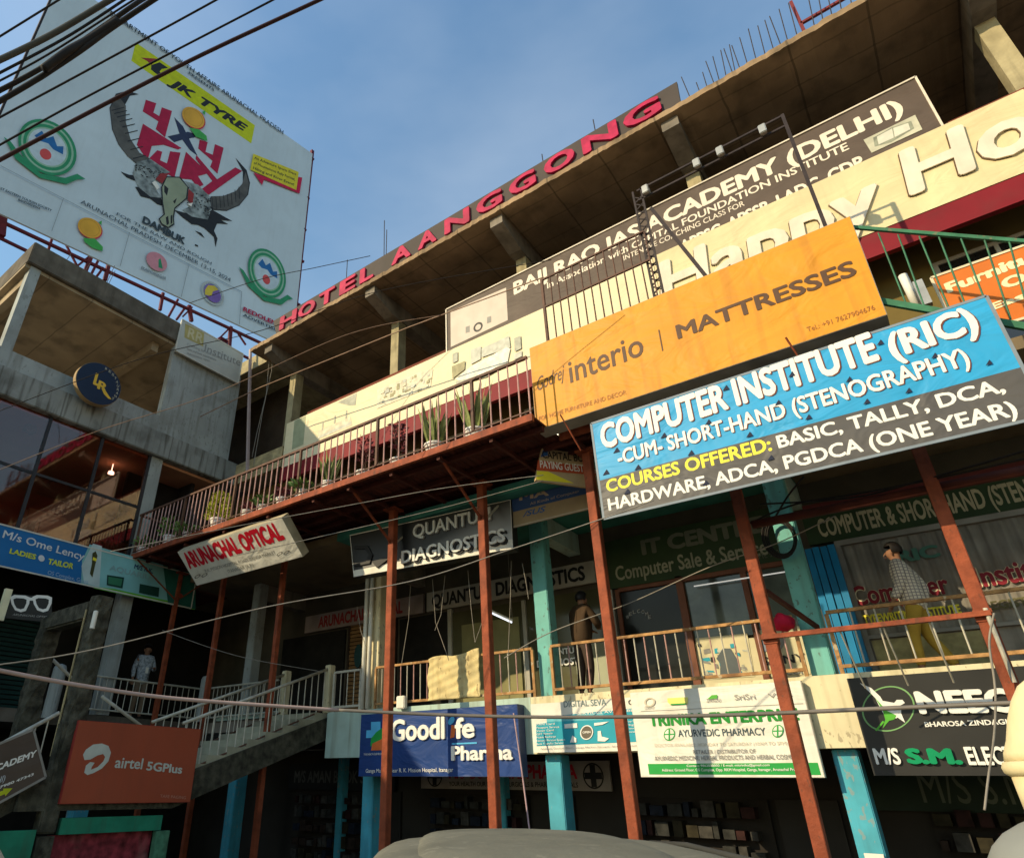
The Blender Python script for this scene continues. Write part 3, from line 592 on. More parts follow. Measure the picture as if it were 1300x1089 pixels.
# ------------------------------------------------------------------ stair, landing and mossy gate frame
st = thing('concrete_staircase', 'concrete staircase with pale railings climbing to the first-floor walkway', 'stairs', (-11.1, 8.4, -.2))
SX0, SX1 = -11.85, -10.42; y0, z0, y1, z1 = 6.9, 1.72, 10.1, 2.85; NS = 8
prof = [(y0-.15, z0-.5), (y0-.15, z0)]
for i in range(NS):
    yy = y0+(y1-y0)*i/NS; zz = z0+(z1-z0)*(i+1)/NS; prof += [(yy, zz-(z1-z0)/NS), (yy, zz)]
prof += [(y1, z1), (y1, z1-.45)]
MB().prism([(SX0, y, z) for y, z in prof], (SX1-SX0, 0, 0)).build('flight', M('worn_steps', (.34, .33, .24), .9, .2, 3, bump=.4, dirt=.4), st)
MB().prism([(SX1+.003, y, z) for y, z in [(y0-.15, z0-.5), (y0-.15, z0-.05), (y1, z1-.05), (y1, z1-.46)]], (.05, 0, 0)).build('stringer', moss, st)
for X, ya, yb in ((SX1-.02, 6.75, 10.0), (SX0+.03, 7.0, 10.0)):
    za, zb_ = 2.5+(ya-6.87)*.37, 3.72
    rr = MB().tube((X, ya, za), (X, yb, zb_), .028, 8).build('handrail', rail_pale, st, smooth=True)
    MB().tube((X, ya, za-.78), (X, yb, zb_-.78), .016, 6).build('lower_rail', rail_dark, rr)
    for i in range(19):
        t_ = (i+.5)/19; y = ya+(yb-ya)*t_; z = za+(zb_-za)*t_
        tu((X, y, z-.78), (X, y, z), .011, 6).build('baluster', rail_pale, rr)
    MB().box(X-.08, X+.08, 9.98, 10.14, 2.86, 3.8).build('newel_post', cream_wall, st, bevel=.015)
MB().box(-12.4, -10.37, 4.4, y0-.153, 1.22, 1.72).build('landing', moss, st)
MB().prism([(-12.2, 4.39, 1.7), (-12.2, 2.2, .4), (-12.2, 2.2, .05), (-12.2, 4.39, 1.22)], (1.75, 0, 0)).build('lower_flight', moss, st)
MB().box(-10.55, -10.36, 4.75, 5.0, .95, 2.35).build('pier', moss, st, bevel=.02)
rr = tu((-10.3, 4.62, 2.45), (-10.3, 3.2, 1.5), .028, 8).build('handrail', rail_pale, st, smooth=True)
for i in range(8): tu((-10.3, 4.5-.15*i, 2.37-.1*i), (-10.3, 4.5-.15*i, 1.55-.1*i), .01, 6).build('baluster', rail_pale, rr)
rr = MB().tube((-12.3, 4.4, 2.6), (-12.3, 2.6, 4.0), .03, 8).build('handrail', rail_pale, st, smooth=True)
for i in range(14): tu((-12.3, 4.4-.12*i, 2.55+.09*i), (-12.3, 4.4-.12*i, 1.75+.09*i), .01, 6).build('baluster', rail_dark, rr)
for p0, p1 in (((-12.6, 5.3, 3.5), (-12.6, 6.0, 3.05)), ((-11.9, 6.0, 2.9), (-11.9, 7.1, 2.35))): tu(p0, p1, .03, 8).build('handrail', rail_pale, st, smooth=True)
gf = thing('gate_frame', 'mossy old concrete gate frame of two posts and a beam beside the stair', 'frame', (-11.3, 4.95, 1.7))
random.seed(11)
def rough(mb, x0, x1, y0, y1, z0, z1, n=26, j=.014):
    k = len(mb.v); ring = []
    c = [(x0, y0), (x1, y0), (x1, y1), (x0, y1)]
    for a in range(4):
        for b in range(4): ring.append((c[a][0]+(c[(a+1) % 4][0]-c[a][0])*b/4, c[a][1]+(c[(a+1) % 4][1]-c[a][1])*b/4))
    m = 16; cx, cy = (x0+x1)/2, (y0+y1)/2
    for i in range(n+1):
        z = z0+(z1-z0)*i/n
        for q, (x, y) in enumerate(ring):
            s_ = .90 if q % 4 == 0 else 1
            mb.v.append(Vector((cx+(x-cx)*s_+random.uniform(-j, j), cy+(y-cy)*s_+random.uniform(-j, j), z+(random.uniform(-.02, .02) if 0 < i < n else 0))))
    for i in range(n):
        for q in range(m): mb.f.append((k+i*m+q, k+i*m+(q+1) % m, k+(i+1)*m+(q+1) % m, k+(i+1)*m+q))
    mb.f += [tuple(k+q for q in range(m-1, -1, -1)), tuple(k+n*m+q for q in range(m))]; return mb
rough(MB(), -10.62, -10.34, 4.80, 5.08, 1.725, 4.2).build('post', moss, gf)
rough(MB(), -12.45, -12.15, 4.86, 5.16, 1.725, 4.1).build('post', moss, gf)
MB().box(-12.1, -10.64, 4.82, 5.06, 3.86, 4.16).build('beam', moss, gf, bevel=.03)
MB().box(-10.62, -10.59, 4.78, 4.797, 1.9, 4.0).build('edge_strip', moss_pale, gf)  # narrow pale strip down one edge of the post
o = MB().lathe(aX(123, 790, -10.3)+Vector((.1, -.1, -.12)), [(.035, 0), (.035, .26), (.02, .27)], 12); o = o.build('lamp_tube', whitedirty); tag(o, 'short white lamp tube fixed to the mossy gate post', 'lamp')
# railing of the corner walkway
t = thing('walkway_railing', 'pale grey railing along the shaded corner walkway beside the standing man', 'railing', (XB+.02, 8.6, 2.86), 'railings of the first-floor walkway')
MB().tube((XB+.06, 7.0, 3.62), (XB+.06, 10.0, 3.62), .022, 8).build('top_rail', rail_pale, t); MB().tube((XB+.06, 7.0, 2.95), (XB+.06, 10.0, 2.95), .018, 8).build('bottom_rail', rail_pale, t)
for i in range(19): tu((XB+.06, 7.05+.16*i, 2.95), (XB+.06, 7.05+.16*i, 3.62), .009, 6).build('baluster', rail_pale, t)
t = thing('walkway_railing', 'pale grey railing at the back of the stair top against the dark shops', 'railing', (-13, 10.0, 2.86), 'railings of the first-floor walkway')
MB().tube((-14.8, 10.0, 3.62), (-12.0, 10.0, 3.62), .022, 8).build('top_rail', rail_pale, t); MB().tube((-14.8, 10.0, 2.95), (-12.0, 10.0, 2.95), .018, 8).build('bottom_rail', rail_pale, t)
for i in range(17): tu((-14.7+.16*i, 10.0, 2.95), (-14.7+.16*i, 10.0, 3.62), .009, 6).build('baluster', rail_pale, t)
MB().box(-14.2, -12.0, 10.06, 10.1, 2.87, 2.99).build('kerb', paleteal, t)
for i, (x, y) in enumerate(((XB+.2, 6.4), (-14.6, 9.9))):
    o = MB().lathe((x, y, 2.86 if i else 2.7), [(.13, 0), (.13, .95), (.1, 1.02), (.02, 1.05)], 16).build('bollard_post', wall_grey, smooth=False); tag(o, ('rounded grey concrete bollard in the corner behind the stair railing' if i else 'rounded grey concrete bollard on the walkway by the dark green shutter'), 'bollard')
# green kiosk under the landing
gk = thing('green_kiosk', 'green timber kiosk with a red patterned shutter below the landing', 'kiosk', (-10.5, 5.5, -.3))
gm = M('green_timber', (.02, .22, .13), .6, .2, 4, dirt=.3, streak=.3)
MB().box(-10.46, -10.38, 5.05, 6.62, .93, 1.13).build('lintel', gm, gk); MB().box(-10.46, -10.37, 6.55, 6.78, -.3, .92).build('jamb', M('worn_green_timber', (.07, .2, .12), .7, .4, 9, dirt=.5), gk); MB().box(-10.46, -10.37, 4.78, 5.0, -.3, .92).build('jamb', moss, gk)
MB().box(-10.6, -10.5, 5.0, 6.55, -.3, .92).build('shutter', M('red_pattern', (.22, .03, .04), .7, .7, 7, dirt=.5, dcol=(.3, .25, .2)), gk)
MB().box(-10.47, -10.4, 3.3, 4.75, -.3, 1.0).build('side_panel', gm, gk); MB().box(-10.4, -10.385, 3.35, 4.7, .62, .68).build('rail', gm, gk); MB().box(-10.4, -10.38, 4.0, 4.5, .3, .42).build('ventilation_strip', M('dull_yellow_strip', (.16, .15, .02)), gk)
# ================================================================== signs
def ln(sg, body, z, bl, br, tl, mat, bold=.0, shear=0., depth=0., **k):
    return sg.text(body, *z(bl), *z(br), *z(tl), mat, bold, shear, depth, **k)
ZA = Z(660, 270, 2.0313); Z6 = Z(800, 0, 2.592); Z5 = Z(330, 90, 2.281); ZS = Z(780, 120, 4.536)
# --- orange mattress sign
orange = M('orange_vinyl', (.68, .29, .02), .5, .08, 1.5, dirt=.08, streak=.42, dcol=(.42, .16, .02), wave=.3)
dk = M('brown_lettering', (.10, .05, .025), .5, .1, 6); dk2 = M('faint_brown_lettering', (.38, .15, .03), .5, .1, 6)
S = PA(7.8)
q = [S.px(672.3, 442.3), S.px(1078.5, 274.9), S.px(1125.3, 399), S.px(680.7, 545.7)]
s = Sign('shop_sign', 'huge orange mattress shop sign box hung before the second floor', 'sign', S, q, .3, orange, side=M('grey_sign_box', (.33, .30, .26), .6, .15, 2, dirt=.4), px=False)
ln(s, 'interio', ZA, (130, 440), (322, 366), (127, 385), dk, .012)
ln(s, 'Godrej', ZA, (46, 460), (117, 426), (48, 424), dk, .0, .35)
s.poly(ZA((357, 303), (360, 302), (370, 356), (367, 357)), dk)
ln(s, 'MATTRESSES', ZA, (408, 327), (872, 160), (404, 290), dk, .03)
ln(s, 'Tel.: +91 7627904676', ZA, (742, 308), (917, 250), (739, 296), dk2)
ln(s, 'FOR HOME FURNITURE AND DECOR', ZA, (50, 537), (275, 468), (48, 527), dk2)
# --- RIC sign
blue = M('sky_blue_vinyl', (.03, .33, .62), .45, .07, 2, wave=.35, dirt=.06, streak=.1, dcol=(.1, .2, .3)); dgrey = M('charcoal_vinyl', (.085, .08, .078), .45, .1, 2, wave=.35, dirt=.15, dcol=(.16, .14, .12))
S = PA(7.7)
q = [S.px(752.1, 539.3), S.px(1250.8, 373.4), S.px(1318, 524), S.px(764.9, 659)]
zt, zb = (q[0][1]+q[1][1])/2, S.px(764.9, 659)[1]; xl = (q[0][0]+q[3][0])/2; xr = q[1][0]
zm = (S.px(758.5, 609.7)[1]+S.px(1285, 471)[1])/2
s = Sign('shop_sign', 'blue and charcoal computer institute sign with white lettering and small triangular tears', 'sign', S, ((xl, zt), (xr, zt), (xr, zb), (xl, zb)), .05, blue, px=False, frame=M('pale_trim', (.2, .24, .28), .5), fw=.012)
s.poly(((xl+.004, zm), (xr-.004, zm), (xr-.004, zb+.004), (xl+.004, zb+.004)), dgrey, 'charcoal_band', px=False)
shd = M('rust_drop_shadow', (.16, .05, .03), .6)
for d, m_, l in ((.012, shd, .0065), (0, white, .0085)):
    ln(s, 'COMPUTER INSTITUTE', ZA, (213, 612), (930, 380), (203, 548), m_, .04, lift=l, dx=d, dy=-d)
    ln(s, '(RIC)', ZA, (962, 378), (1190, 303), (948, 312), m_, .04, lift=l, dx=d, dy=-d)
    ln(s, '-CUM- SHORT-HAND (STENOGRAPHY)', ZA, (255, 651), (1165, 392), (250, 614), m_, .026, lift=l, dx=d*.7, dy=-d*.7)
ln(s, 'COURSES OFFERED:', ZA, (225, 722), (652, 613), (221, 690), M('yellow_lettering', (.85, .75, .06), .5), .03)
ln(s, 'BASIC, TALLY, DCA,', ZA, (668, 608), (1255, 462), (663, 575), white, .03)
ln(s, 'HARDWARE, ADCA, PGDCA (ONE YEAR)', ZA, (230, 769), (1288, 522), (226, 738), white, .03)
tri = M('torn_flap', (.02, .025, .05), .7)
for x, y in ((250, 615), (223, 672), (305, 659), (372, 577), (442, 622), (487, 543), (532, 455), (593, 575), (667, 493), (702, 420), (745, 530), (850, 433), (895, 490), (930, 338), (1003, 462), (1070, 372), (1210, 390), (648, 635), (480, 700), (278, 722)):
    s.poly(ZA((x-9, y+6), (x+9, y+1), (x+1, y-10)), tri, 'torn_flap')
# --- capital boys sign, projecting
zc = Z(640, 560, 5.417)
S = Plane(aY(685, 590, 8.25), (.58, .81, 0))
s = Sign('shop_sign', 'small tilted guest house sign with yellow corner, half behind the blue sign', 'sign', S, zc((260, 50), (700, 108), (700, 333), (216, 270)), .05, M('tan_vinyl', (.5, .36, .2), .55, .15, 3, dirt=.2))
s.poly(zc((232, 130), (700, 195), (700, 240), (222, 200)), M('brick_red_print', (.5, .08, .03), .5))
s.poly(zc((225, 205), (300, 208), (480, 290), (220, 264)), yellowp); s.poly(zc((265, 65), (250, 110), (300, 100), (300, 60)), bluep)
ln(s, 'CAPITAL BOYS', zc, (262, 116), (600, 150), (262, 66), blackp, .02); ln(s, 'PAYING GUEST & HOME', zc, (247, 183), (720, 232), (250, 132), white, .02)
# --- M/ASUS sign
S = PA(9.3)
s = Sign('shop_sign', 'faded blue and tan computer sign above the left teal column', 'sign', S, [(S.px(646.5, 623.7)[0], S.px(646.5, 623.7)[1]), (S.px(775, 600)[0], S.px(646.5, 623.7)[1]), (S.px(775, 600)[0], S.px(651, 669)[1]), (S.px(646.5, 623.7)[0], S.px(651, 669)[1])], .06, M('dusty_tan_vinyl', (.32, .24, .14), .6, .2, 2, dirt=.35), px=False, frame=M('tin_trim', (.4, .33, .25), .5), fw=.02)
s.poly(zc((42, 347), (560, 215), (572, 360), (62, 487)), M('dull_blue_print', (.03, .07, .2), .55, .2, 2, dirt=.3))
ln(s, 'MA', zc, (105, 410), (310, 372), (100, 362), M('tan_letters', (.38, .28, .2)), .03); ln(s, 'All Kinds of Computer', zc, (180, 440), (520, 350), (178, 422), M('tan_letters', (.38, .28, .2))); ln(s, '/SUS', zc, (130, 522), (290, 482), (128, 485), bluep, .02, .3)
# --- Quantum board, slightly turned
zq = Z(440, 640, 5.417)
S = Plane(aY(550, 700, 9.05), (math.cos(R_(7)), math.sin(R_(7)), 0))
s = Sign('shop_sign', 'black to white diagnostics sign board with raised white letters', 'sign', S, [(a, b) for a, b in (S.px(444, 679), S.px(648, 634), S.px(651.2, 696), S.px(449, 732))], .22, whitedirty, px=False, side=M('black_sign_box', (.03, .03, .03), .5))
def gradM():  # near black at upper left, paling to grey at lower right
    m = bpy.data.materials.new('black_fade'); m.use_nodes = True; t = m.node_tree; N = t.nodes; L = t.links; b = N['Principled BSDF']; b.inputs['Roughness'].default_value = .45
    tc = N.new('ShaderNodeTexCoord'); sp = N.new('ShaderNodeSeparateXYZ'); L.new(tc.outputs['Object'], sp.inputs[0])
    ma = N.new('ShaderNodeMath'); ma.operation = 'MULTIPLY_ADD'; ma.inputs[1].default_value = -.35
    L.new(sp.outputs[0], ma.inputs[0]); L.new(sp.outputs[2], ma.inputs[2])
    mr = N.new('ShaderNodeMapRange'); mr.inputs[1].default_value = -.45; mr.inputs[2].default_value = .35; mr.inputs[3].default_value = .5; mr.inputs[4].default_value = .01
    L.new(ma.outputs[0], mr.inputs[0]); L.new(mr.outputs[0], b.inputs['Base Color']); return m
s.poly([S.px(*p) for p in ((445, 680), (647.5, 635), (650.2, 684), (449, 724))], gradM(), 'fade_sheet', px=False)
ln(s, 'QUANTUM', zq, (465, 238), (1000, 112), (455, 152), M('grey_letters', (.6, .6, .55), .5), .02, depth=.05)
for d, m_, dp in ((.035, blackp, .03), (0, white, .06)): ln(s, 'DIAGNOSTICS', zq, (387, 415), (1100, 262), (378, 330), m_, .025, depth=dp, dx=d, dy=-d*.9)  # black offset copy draws the raised letters' shaded sides and shadow
s.poly(zq((60, 290), (150, 285), (185, 350), (165, 410), (60, 430), (60, 415), (140, 395), (158, 350), (130, 310), (60, 310)), blackp, depth=.03); s.poly(zq((180, 395), (215, 440), (300, 375), (310, 360), (250, 375), (225, 385)), blackp, depth=.03)
# --- Arunachal optical, tilted light box
zo = Z(220, 640, 5.417)
S = Plane((-12.7, 7.42, 6.05), (1, 0, 0), (0, -.62, .72))
S = Plane(aY(225.5, 701, 7.38), (1, 0, 0), (aY(225.5, 701, 7.38)-Vector((aY(225.5, 701, 7.38).x, 7.98, 5.43))))
a_tl = S.px(225.5, 701); a_tr = S.px(356.6, 655.7); a_bl = S.px(248.6, 743.4)
s = Sign('shop_sign', 'white tilted optical sign with red letters hanging under the balcony', 'sign', S, ((a_tl[0], a_tl[1]), (a_tr[0], a_tl[1]), (a_tr[0], a_bl[1]), (a_tl[0], a_bl[1])), .2, whitedirty, px=False, side=M('beige_sign_box', (.42, .36, .24), .6, .15, 3, dirt=.2))
ln(s, 'ARUNACHAL OPTICAL', zo, (116, 445), (773, 240), (76, 330), M('red_letters', (.6, .012, .03), .5), .06)
ln(s, 'R.K. MISSION HOSPITAL ROAD, GANGA MARKET', zo, (225, 467), (708, 340), (220, 445), greyp, .0); ln(s, 'ITANAGAR (A.P.)', zo, (382, 472), (555, 425), (378, 448), greyp)
for x0, y0 in ((150, 490), (715, 335)):
    for dx in (0, 48): s.ell(zo((x0+18+dx, y0-dx*.18+4))[0], (3.6, -1.2), (1, -2.4), blackp, ring=.75, n=14)
# --- brown academy board behind the cream sign
S = PA(10.16)
x0 = S.px(566.7, 392.5)[0]; x1 = S.px(1162.7, 99.5)[0]; zt = (S.px(566.7, 392.5)[1]+S.px(1162.7, 99.5)[1])/2
s = Sign('shop_sign', 'brown academy board with white lettering above the cream furniture sign', 'sign', S, ((x0, zt), (x1, zt), (x1, 10.0), (x0, 10.0)), .05, M('brown_vinyl', (.10, .072, .055), .55, .12, 2, wave=.3, dirt=.12, dcol=(.2, .16, .13)), px=False, frame=M('white_frame', (.7, .62, .5), .5, .1, 4), fw=.05)
pinkw = M('cream_white_letters', (.78, .68, .55), .5, .05, 5)
s.poly(Z5((552, 697), (713, 628), (718, 722), (553, 800)), M('pinkish_panel', (.62, .52, .44), .55, .08, 3), 'logo_panel')
s.ell(Z5((632, 742))[0], (6, -2), (0, -6), blackp, ring=.6, n=16)
for x, y in ((602, 748), (664, 720)): s.poly(Z5((x-6, y+12), (x+6, y+8), (x+6, y-10), (x-6, y-6)), greyp)
ln(s, 'BAIJ RAO IAS ACADEMY (DELHI)', Z6, (-382, 972), (905, 370), (-385, 930), pinkw, .04)
ln(s, 'In Association with CAPITAL FOUNDATION INSTITUTE', Z6, (-272, 951), (722, 492), (-273, 930), pinkw, .02)
ln(s, 'INTENSIVE COACHING CLASS FOR', Z6, (-20, 859), (378, 677), (-22, 843), pinkw, .01)
ln(s, 'APPSC, APSSB, LADC, CDP', Z6, (170, 832), (775, 548), (168, 794), pinkw, .04)
s.poly(Z6((768, 462), (938, 380), (962, 428), (795, 505)), M('pale_photo', (.5, .48, .36), .55, .2, 5)); s.poly(Z6((800, 455), (865, 420), (925, 400), (935, 425), (860, 470), (805, 485)), M('book_photo', (.26, .27, .2), .55, .3, 8))
s.poly(Z6((812, 452), (862, 425), (868, 455), (818, 478)), M('page_photo', (.62, .6, .5), .55, .1, 8)); s.poly(Z6((866, 424), (915, 407), (922, 428), (871, 454)), M('page_photo', (.62, .6, .5)))
# --- cream furniture sign (two boards in one run)
creamv = M('cream_vinyl', (.76, .66, .42), .5, .05, 1.2, wave=.3, dirt=.05, streak=.1, dcol=(.5, .42, .25))
S = PA(9.92)
xa = S.px(361, 565)[0]; xb = 1.5; xm = S.px(826, 320)[0]
s = Sign('shop_sign', 'long cream furniture board with a washed-out bed and sofa pictures above the plants', 'sign', S, ((xa, 10.37), (xm, 10.37), (xm, 9.02), (xa, 9.02)), .06, creamv, px=False)
zf = Z(340, 330, 3.095)
pg = [M('photo_'+n, c, .5, .2, 9) for n, c in (('grey', (.38, .38, .30)), ('olive', (.30, .27, .14)), ('pale', (.64, .58, .42)), ('shade', (.50, .50, .42)), ('white', (.76, .72, .6)))]
s.poly(zf((105, 632), (150, 612), (140, 725), (95, 745)), M('dull_green_strip', (.34, .36, .22), .5)); s.poly(zf((275, 560), (350, 522), (345, 570), (320, 572)), pg[0])
s.poly(zf((200, 672), (325, 615), (332, 650), (195, 705)), pg[2]); s.poly(zf((205, 690), (330, 634), (328, 645), (200, 702)), pg[3])
for x, y in ((215, 652), (263, 625), (308, 605)): s.poly(zf((x-3, y+18), (x+3, y+15), (x+4, y-14), (x, y-12)), pg[0])
s.poly(zf((430, 512), (600, 440), (650, 430), (640, 500), (430, 585)), pg[2])
random.seed(21)
for i in range(46):
    x = random.uniform(432, 632); y = 585-(x-430)*.40-random.uniform(0, 62); ww = random.uniform(3, 16); hh = random.uniform(4, 16)
    s.poly(zf((x, y), (x+ww, y-ww*.42), (x+ww, y-ww*.42-hh), (x, y-hh)), random.choice(pg[:4]), n_) if False else s.poly(zf((x, y), (x+ww, y-ww*.42), (x+ww, y-ww*.42-hh), (x, y-hh)), random.choice(pg[:4]))
s.poly(zf((728, 372), (748, 362), (748, 398), (728, 408)), pg[0]); s.poly(zf((725, 420), (778, 398), (775, 432), (728, 468)), pg[1]); s.poly(zf((800, 355), (840, 340), (838, 392), (800, 412)), pg[3])
s.poly(zf((842, 350), (950, 300), (955, 345), (842, 385)), pg[3]); s.poly(zf((738, 470), (800, 420), (940, 345), (955, 350), (945, 400), (850, 450), (760, 480)), pg[4]); s.poly(zf((740, 480), (860, 448), (945, 400), (948, 410), (860, 462), (745, 495)), pg[0])
s.poly(zf((970, 310), (995, 300), (998, 350), (972, 362)), pg[0]); s.poly(zf((970, 372), (1000, 358), (1000, 380), (970, 395)), pg[3])
s2 = Sign('shop_sign', 'cream furniture board with giant raised cream letters above the orange sign', 'sign', S, ((xm+.01, 10.42), (3.0, 10.42), (3.0, 9.04), (xm+.01, 9.04)), .06, M('ochre_cream_vinyl', (.70, .58, .33), .5, .1, 1.2, wave=.3, dirt=.15, streak=.25, dcol=(.5, .42, .25)), px=False)
raised = M('raised_cream_letters', (.74, .65, .52), .6, .1, 3, dirt=.15, streak=.2, dcol=(.5, .42, .3))
edge = M('letter_edge', (.10, .06, .03), .6)
hb = S.px(1166.5, 247)[1]; ht = S.px(1155, 189)[1]
for d, m_, dp in ((-.016, edge, .012), (0, raised, .035)):
    s2.text('Happy', (S.px(838, 372)[0]+d, hb-.14), (S.px(1116, 240)[0]+d, hb-.14), (S.px(838, 372)[0]+d, ht-.08), m_, .03, .1, dp, px=False)
    s2.text('Home', (S.px(1150, 240)[0]+d, hb), (S.px(1150, 240)[0]+3.1+d, hb), (S.px(1150, 240)[0]+d, ht), m_, .03, .12, dp, px=False)
# --- hotel letters on their board
S = PA(9.33)
s = Sign('hotel_sign', 'long dark hotel sign board with raised crimson letters along the roof edge', 'sign', S, ((S.px(346, 415)[0], 13.78), (S.px(863, 118)[0], 13.78), (S.px(866, 138)[0], 13.175), (S.px(350, 431)[0], 13.175)), .06, M('grey_brown_panel', (.075, .06, .052), .7, .15, 1, dirt=.25), px=False)
crim = M('crimson_acrylic', (.44, .014, .07), .6, .25, 5, dirt=.25, dcol=(.2, .02, .03))
for chh, xa_, xb_ in (('H', 355, 376), ('O', 379, 400), ('T', 405, 425), ('E', 432, 452), ('L', 458, 475), ('A', 499, 523), ('A', 533, 556), ('N', 567, 598), ('G', 608, 640), ('G', 650, 683), ('O', 695, 733), ('N', 744, 788), ('G', 797, 843)):
    yb = 431-(xa_-352)*.579; ye = 431-(xb_-352)*.579
    u0 = S.px(xa_, yb)[0]; u1 = S.px(xb_, ye)[0]-.03
    s.text(chh, (u0-.02, 13.19), (u1+.03, 13.19), (u0, 13.68), crim, .035, 0, .05, name='letter', px=False)
# --- furniture sign at far right and green stair rail
S = PA(8.9); zg = Z(1050, 260, 5.184)
a = S.px(1182, 353); b = S.px(1195, 402)
s = Sign('shop_sign', 'orange furniture sign with cream letters behind the green railing at right', 'sign', S, ((a[0], a[1]), (3.2, a[1]), (3.2, b[1]-.35), (a[0], b[1]-.35)), .05, M('red_orange_vinyl', (.62, .16, .02), .5, .1, 2, dirt=.1), px=False, frame=M('pale_trim2', (.7, .6, .4)), fw=.025)
lm = M('pale_yellow_letters', (.85, .72, .42), .5)
ln(s, 'Furniture', zg, (795, 585), (1560, 300), (785, 515), lm, .05); ln(s, 'On', zg, (1165, 560), (1420, 470), (1145, 490), lm, .05); ln(s, 'Easy EMI', zg, (1080, 700), (1750, 455), (1070, 655), lm, .05)
grl = M('green_rail_paint', (.045, .17, .09), .6, .25, 6, dirt=.4, chip=.6, ccol=(.2, .17, .1))
t = thing('green_railing', 'green painted railing sloping down at the right end of the balcony', 'railing', (1.2, 7.9, 6.3))
def gp(x, y): p = aY(x, y, 7.9); return p
p0, p1 = gp(1086, 289), gp(1302, 307); b0, b1 = gp(1120, 383), gp(1302, 415)
d = (p1-p0); MB().bar(p0-d*.06, p0+d*2.0, .04, .04).build('top_rail', grl, t); d2 = b1-b0; MB().bar(b0-d2*.05, b0+d2*2.2, .05, .07).build('bottom_rail', grl, t)
for xt, yt, xb_, yb in ((1115, 296, 1150, 385), (1140, 298, 1173, 388), (1167, 300, 1205, 392), (1192, 301, 1229, 396), (1220, 303, 1258, 401), (1250, 305, 1283, 405), (1281, 306, 1310, 412)): tu(gp(xt, yt), gp(xb_, yb), .009, 6).build('baluster', grl, t)
o = tu(aY(1146, 350, 9.6), aY(1165, 390, 9.6), .055, 12).build('white_pipe', wp, smooth=True); tag(o, 'short white pipe behind the green railing', 'pipe')
o = MB().box(*(lambda a, b: (a.x, b.x+.1, 9.4, 9.5, b.z, a.z))(aY(1158, 358, 9.4), aY(1172, 387, 9.4))).build('meter_box', metalgrey); tag(o, 'grey metal box behind the green railing beside the white pipe', 'box')
# --- goodlife pharma, digital seva, trinika, bird board
zl = Z(360, 740, 3.095); S = PA(9.72)
X0, X1 = S.px(457, 945)[0], S.px(659, 940)[0]; T, B = S.px(457, 907.4)[1], S.px(457, 984.6)[1]
s = Sign('shop_sign', 'dark blue pharma sign box with white raised letters', 'sign', S, ((X0, T), (X1, T), (X1, B), (X0, B)), .2, M('navy_vinyl', (.02, .055, .20), .4, .12, 2, wave=.3, dirt=.1), px=False, side=M('navy_box', (.06, .08, .16), .5, .1, 3, dirt=.2))
ln(s, 'Goodl', zl, (425, 622), (637, 612), (422, 537), white, .03, depth=.03); ln(s, 'fe', zl, (677, 612), (755, 606), (676, 530), white, .03, depth=.03); ln(s, 'Pharma', zl, (663, 697), (905, 693), (662, 640), white, .03, depth=.03)
s.poly(zl((655, 610), (672, 604), (678, 560), (660, 556)), M('orange_red_print', (.7, .16, .04))); s.ell(zl((660, 540))[0], (4, -1), (1, -5), M('cyan_print', (.1, .45, .75))); s.poly(zl((662, 628), (760, 624), (760, 630), (662, 634)), M('cyan_print', (.1, .45, .75)))
s.poly(zl((345, 545), (382, 543), (382, 575), (392, 577), (392, 605), (325, 608), (327, 578), (345, 577)), M('cyan_print', (.1, .45, .75))); s.poly(zl((392, 566), (392, 620), (370, 640), (342, 640), (345, 610), (365, 585)), greenp); s.poly(zl((350, 630), (392, 610), (400, 655), (345, 657)), M('orange_red_print', (.7, .16, .04)))
ln(s, 'YOUR HEALTH OUR PRIORITY', zl, (316, 676), (395, 674), (316, 668), white); ln(s, 'Ganga Market, Near R. K. Mission Hospital, Itanagar', zl, (324, 744), (668, 740), (324, 729), white, .005)
S = PA(9.86); zd = Z(640, 860, 5.909)
X0, X1 = S.px(676, 930)[0], S.px(817, 925)[0]; T, B = S.px(680, 893)[1], S.px(690, 955)[1]
s = Sign('shop_sign', 'cream and turquoise digital services board between two rust posts', 'sign', S, ((X0, T), (X1, T), (X1, B), (X0, B)), .03, whitedirty, px=False)
tq = M('turquoise_print', (.02, .32, .42), .5, .06, 3)
s.poly(zd((240, 345), (320, 338), (320, 292), (1005, 225), (1040, 478), (245, 512)), tq); s.poly(zd((320, 296), (745, 262), (745, 315), (320, 330)), M('light_turquoise_print', (.15, .48, .55)))
ln(s, 'DIGITAL SEVA', zd, (450, 222), (768, 205), (448, 175), M('grey_teal_letters', (.16, .22, .22)), .01); ln(s, 'C', zd, (935, 205), (972, 203), (935, 165), blackp, .02); ln(s, 'SERVICES AVAILABLE', zd, (545, 280), (1000, 250), (545, 262), white, .01)
for i, b_ in enumerate(('PAN Card', 'Passport Service', 'Voter Card', 'GST Return', 'Mobile Recharge', 'National Pension System', 'Bank Transfer Service')): ln(s, b_, zd, (246, 357+i*24.5), (246+[135, 170, 130, 120, 145, 215, 205][i], 350+i*24), (246, 343+i*24.5), white, .005)
for i, b_ in enumerate(('Online Form', 'Train Ticket', 'Flight', 'Photocopy', 'Lamination')): ln(s, b_, zd, (925, 310+i*26), (1010, 304+i*26), (925, 297+i*26), white, .005)
s.ell(zd((622, 410))[0], (8.3, -.4), (.3, -9.3), white, n=24); s.ell(zd((622, 410))[0], (7, -.3), (.3, -8), M('seal_brown', (.14, .12, .09)), n=24); ln(s, 'OPEN', zd, (592, 418), (652, 414), (592, 402), white, .03)
